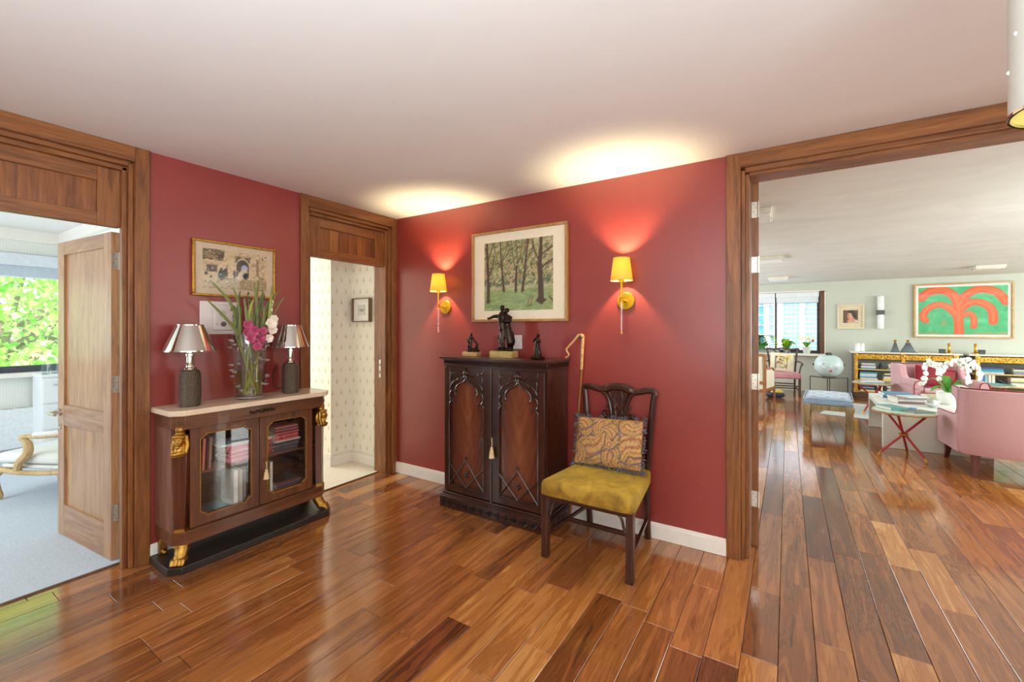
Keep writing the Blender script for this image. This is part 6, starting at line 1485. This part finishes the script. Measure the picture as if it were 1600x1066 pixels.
# orchid in white bowl
oc = thing('potted_orchid', 'white moth orchid in a white ceramic bowl on the white table', 'plant', (4.86, 4.34, .4705))
mb().lathe([(0,0),(.075,0),(.095,.02),(.11,.10),(.112,.15),(.105,.15),(.098,.10),(0,.09)], n=28).build('bowl', PORC, oc)
r = random.Random(8); OL = mat('orchid leaf', S(88,160,60), .35, 0, .15, 12)
for a, L, h in ((2.6,.24,.10),(3.6,.20,.02),(.3,.22,.09),(1.6,.18,.13),(5.2,.22,.06),(4.3,.16,.14)):
    e = (math.cos(a)*L, math.sin(a)*L, .13+h); MB().blade(curve([(0,0,.12),(e[0]*.5,e[1]*.5,.20+h),e], 4), [.012,.022,.03,.034,.036,.034,.03,.02,.003], (-math.sin(a), math.cos(a), 0), .003).build('leaf', OL, oc)
fm = None; WHO = mat('white orchid petal', S(248,250,244), .5, 0, .02)
def oflower(p, rz):
    global fm
    if fm is None:
        m = MB()
        for k, (a, L, w_) in enumerate(((90,.032,.017),(210,.030,.014),(330,.030,.014),(20,.034,.024),(160,.034,.024))):
            q = R(a); pts = [(math.cos(q)*L*u, -.004*math.sin(u*3), math.sin(q)*L*u) for u in (0,.35,.7,1)]; m.blade(pts, [.003,w_*.8,w_,.003], (-math.sin(q), 0, math.cos(q)), .0012)
        m.ell((0,-.008,-.004), (.006,.008,.007), 6, 5); fm = m.mesh('flower', WHO)
    o = bpy.data.objects.new('flower', fm); COL.objects.link(o); o.parent = oc; o.location = p; o.rotation_euler = (r.uniform(-.4,.4), r.uniform(-.5,.5), rz)
for pts in ([(.0,0,.12),(-.08,-.02,.32),(-.11,-.03,.46),(-.17,-.03,.50),(-.22,-.03,.44),(-.235,-.03,.26)], [(0,0,.12),(-.05,-.02,.34),(-.02,-.03,.48),(.06,-.03,.54),(.13,-.03,.46),(.15,-.03,.30)], [(.02,.02,.12),(.06,.02,.36),(.10,.0,.52),(.17,-.02,.53),(.23,-.03,.44),(.25,-.03,.34)], [(.0,.02,.12),(-.04,.01,.34),(-.06,-.02,.47),(-.09,-.03,.42),(-.10,-.03,.30)]):
    c = curve(pts, 6); MB().tube(c, .0035, 5).build('stem', mat('orchid stem', S(110,120,70), .5), oc); n = len(c)
    for k in range(n//2-3, n, 2):
        for j in range(2): oflower((c[k][0]+r.uniform(-.02,.02), c[k][1]-.015-.02*j, c[k][2]+r.uniform(-.03,.02)), R(32)+r.uniform(-.5,.5))

# pink wing chair with red cushion
PINKU = NT('pink linen upholstery'); PINKU.set(Roughness=.85); _v = PINKU.coords((1,1,1)); PINKU.l(PINKU.ramp(PINKU.noise(_v, 420, 2), [(.3, S(192,144,150)), (.7, S(208,164,170))]), PINKU.p.inputs['Base Color']); PINKU.p.inputs['Sheen Weight'].default_value = .3; PINKU = PINKU.m
PIPE = mat('maroon piping', S(130,34,48), .7); LEGW = wood('sofa leg wood', S(70,30,22), S(112,56,42), 'z', .35)
wc = thing('wing_chair', 'pink wing chair with maroon piping and a red cushion', 'armchair', (5.12, 6.10, .0125), R(14))
for a in (-.38, .38):
    for b in (-.30, .30): MB().tube([(a,b,0),(a*.96,b*.96,.17)], [.016,.026], 8).build('leg', LEGW, wc)
bx(-.42,.42,-.36,.36,.16,.34).build('base', PINKU, wc, bevel=.03); bx(-.31,.31,-.38,.20,.342,.46).build('seat_cushion', PINKU, wc, bevel=.035)
o = MB(); o.T = Matrix.Translation((0,.30,.56)) @ Matrix.Rotation(R(-6), 4, 'X'); o.box(-.42,.42,-.06,.07,-.24,.26); o.build('back', PINKU, wc, bevel=.03)
for s in (-1, 1):
    MB().prism([(-.30,.30),(-.33,.56),(-.22,.60),(-.02,.585),(.06,.66),(.10,.80),(.30,.82),(.34,.3)], s*.375-.055, s*.375+.055, 'x').build('wing', PINKU, wc, bevel=.02)
    MB().tube(curve([(s*.375,-.36,.54),(s*.385,-.2,.555),(s*.38,.02,.545)], 4), .068, 10).build('arm_roll', PINKU, wc)
    MB().tube(curve([(s*.32,-.365,.34),(s*.32,-.37,.55),(s*.375,-.372,.60),(s*.43,-.37,.55),(s*.43,-.365,.34)], 5), .006, 6).build('piping', PIPE, wc)
MB().tube([(-.42,.25,.815),(.42,.25,.815)], .007, 6).build('piping', PIPE, wc); MB().tube([(-.31,-.385,.43),(.31,-.385,.43)], .006, 6).build('piping', PIPE, wc)
p = Paint(.52, .32, 40, 28, (134,12,36)); p.mix((p.noise(6,81)-.5), (108,8,28))
rc = thing('red_cushion', 'crimson velvet cushion with pink piping on the pink wing chair', 'cushion', (5.13, 6.14, .478), R(14))
M = cushion(rc, p, dome, R(-20), R(9), .165, paintmat('crimson velvet', .7), (150,22,44))
c = [tuple(M @ Vector(q)) for q in ((-.26,0,-.16),(.26,0,-.16),(.26,0,.16),(-.26,0,.16))]; MB().tube(c, .006, 6, closed=True).build('piping', mat('pink piping', S(226,120,130), .7), rc)

# pink sofa in the foreground, seen from behind
so = thing('pink_sofa', 'curved back pink sofa with maroon piping seen from behind at right', 'sofa', (5.55, 3.15, 0))
O = Vector((5.55, 3.15, 0))
plan = c2([(4.598,2.875),(4.606,2.855),(4.645,2.80),(4.72,2.765),(4.85,2.735),(5.05,2.72),(5.5,2.71),(6.1,2.72),(6.5,2.80),(6.62,2.95)], 6)
V = []; F = []; rows = []; np_ = len(plan); pipe_pts = []
for i, (x, y) in enumerate(plan):
    tx = plan[min(i+1,np_-1)][0]-plan[max(i-1,0)][0]; ty = plan[min(i+1,np_-1)][1]-plan[max(i-1,0)][1]; L = math.hypot(tx, ty); nx_, ny_ = -ty/L, tx/L
    zb = .205; zt = .828
    for (d, z, ) in ((.012,zb),(.0,zb+.03),(-.012,.45),(-.004,.7),(.0,zt-.02),(.015,zt-.003),(.05,zt),(.09,zt-.006),(.10,zt-.03),(.10,.3),(.09,zb)): V.append((x+nx_*d-O.x, y+ny_*d-O.y, z))
    pipe_pts.append((x+nx_*.012-O.x, y+ny_*.012-O.y, zt-.002))
K = 11
for i in range(np_-1):
    for k in range(K): F.append((i*K+k, i*K+(k+1) % K, (i+1)*K+(k+1) % K, (i+1)*K+k))
F.append(tuple(range(K-1,-1,-1))); F.append(tuple((np_-1)*K+k for k in range(K)))
MB().add(V, F).build('back', PINKU, so)
prof_s = [(3.59,.165),(3.60,.50),(3.56,.522),(3.3,.535),(3.05,.548),(2.97,.555)] + c2([(2.93,.57),(2.90,.60),(2.885,.64),(2.90,.69),(2.94,.72),(3.0,.735)], 3) + [(3.05,.74),(3.055,.82),(3.04,.828),(2.86,.828),(2.86,.205)]
for s, xx, in ((1, 4.588), (-1, 6.622)):
    m = MB(); m.prism([(y-O.y, z) for y, z in prof_s], 0, .10*s, 'x'); m.T = None
    sh = [(xx - O.x + v[0] + (v[1]+O.y-2.96)*.02*s, v[1], v[2]) for v in m.v]; m.v = sh
    m.build('arm', PINKU, so, bevel=.014)
    MB().tube([(xx-O.x+.006*s+(y-2.96)*.02*s, y-O.y, z) for y, z in prof_s[1:-1]], .005, 6).build('piping', PIPE, so)
MB().tube(pipe_pts, .006, 6).build('piping', PIPE, so)
bx(4.70-O.x, 6.52-O.x, 2.82-O.y, 3.56-O.y, .20, .38).build('seat_base', PINKU, so, bevel=.02)
for a, b in ((4.70,5.595),(5.605,6.51)): bx(a-O.x, b-O.x, 2.84-O.y, 3.63-O.y, .382, .50).build('seat_cushion', PINKU, so, bevel=.035)
for x, y, h in ((4.675,3.525,.17),(4.705,2.835,.206),(6.50,3.525,.2),(6.47,2.85,.206)):
    m = MB(); V = []
    for z, w_, dx, dy in ((0,.017,-.012*(1 if x < 5 else -1),-.02 if y < 3 else .01),(.08,.021,-.004*(1 if x < 5 else -1),-.008 if y < 3 else 0),(h,.031,0,0)): V += [(x-O.x+dx+a*w_, y-O.y+dy+b*w_, z) for a, b in ((-1,-1),(1,-1),(1,1),(-1,1))]
    m.add(V, [(3,2,1,0),(8,9,10,11)] + [(4*j+k, 4*j+(k+1) % 4, 4*j+4+(k+1) % 4, 4*j+4+k) for j in range(2) for k in range(4)]); m.build('leg', LEGW, so, bevel=.003)
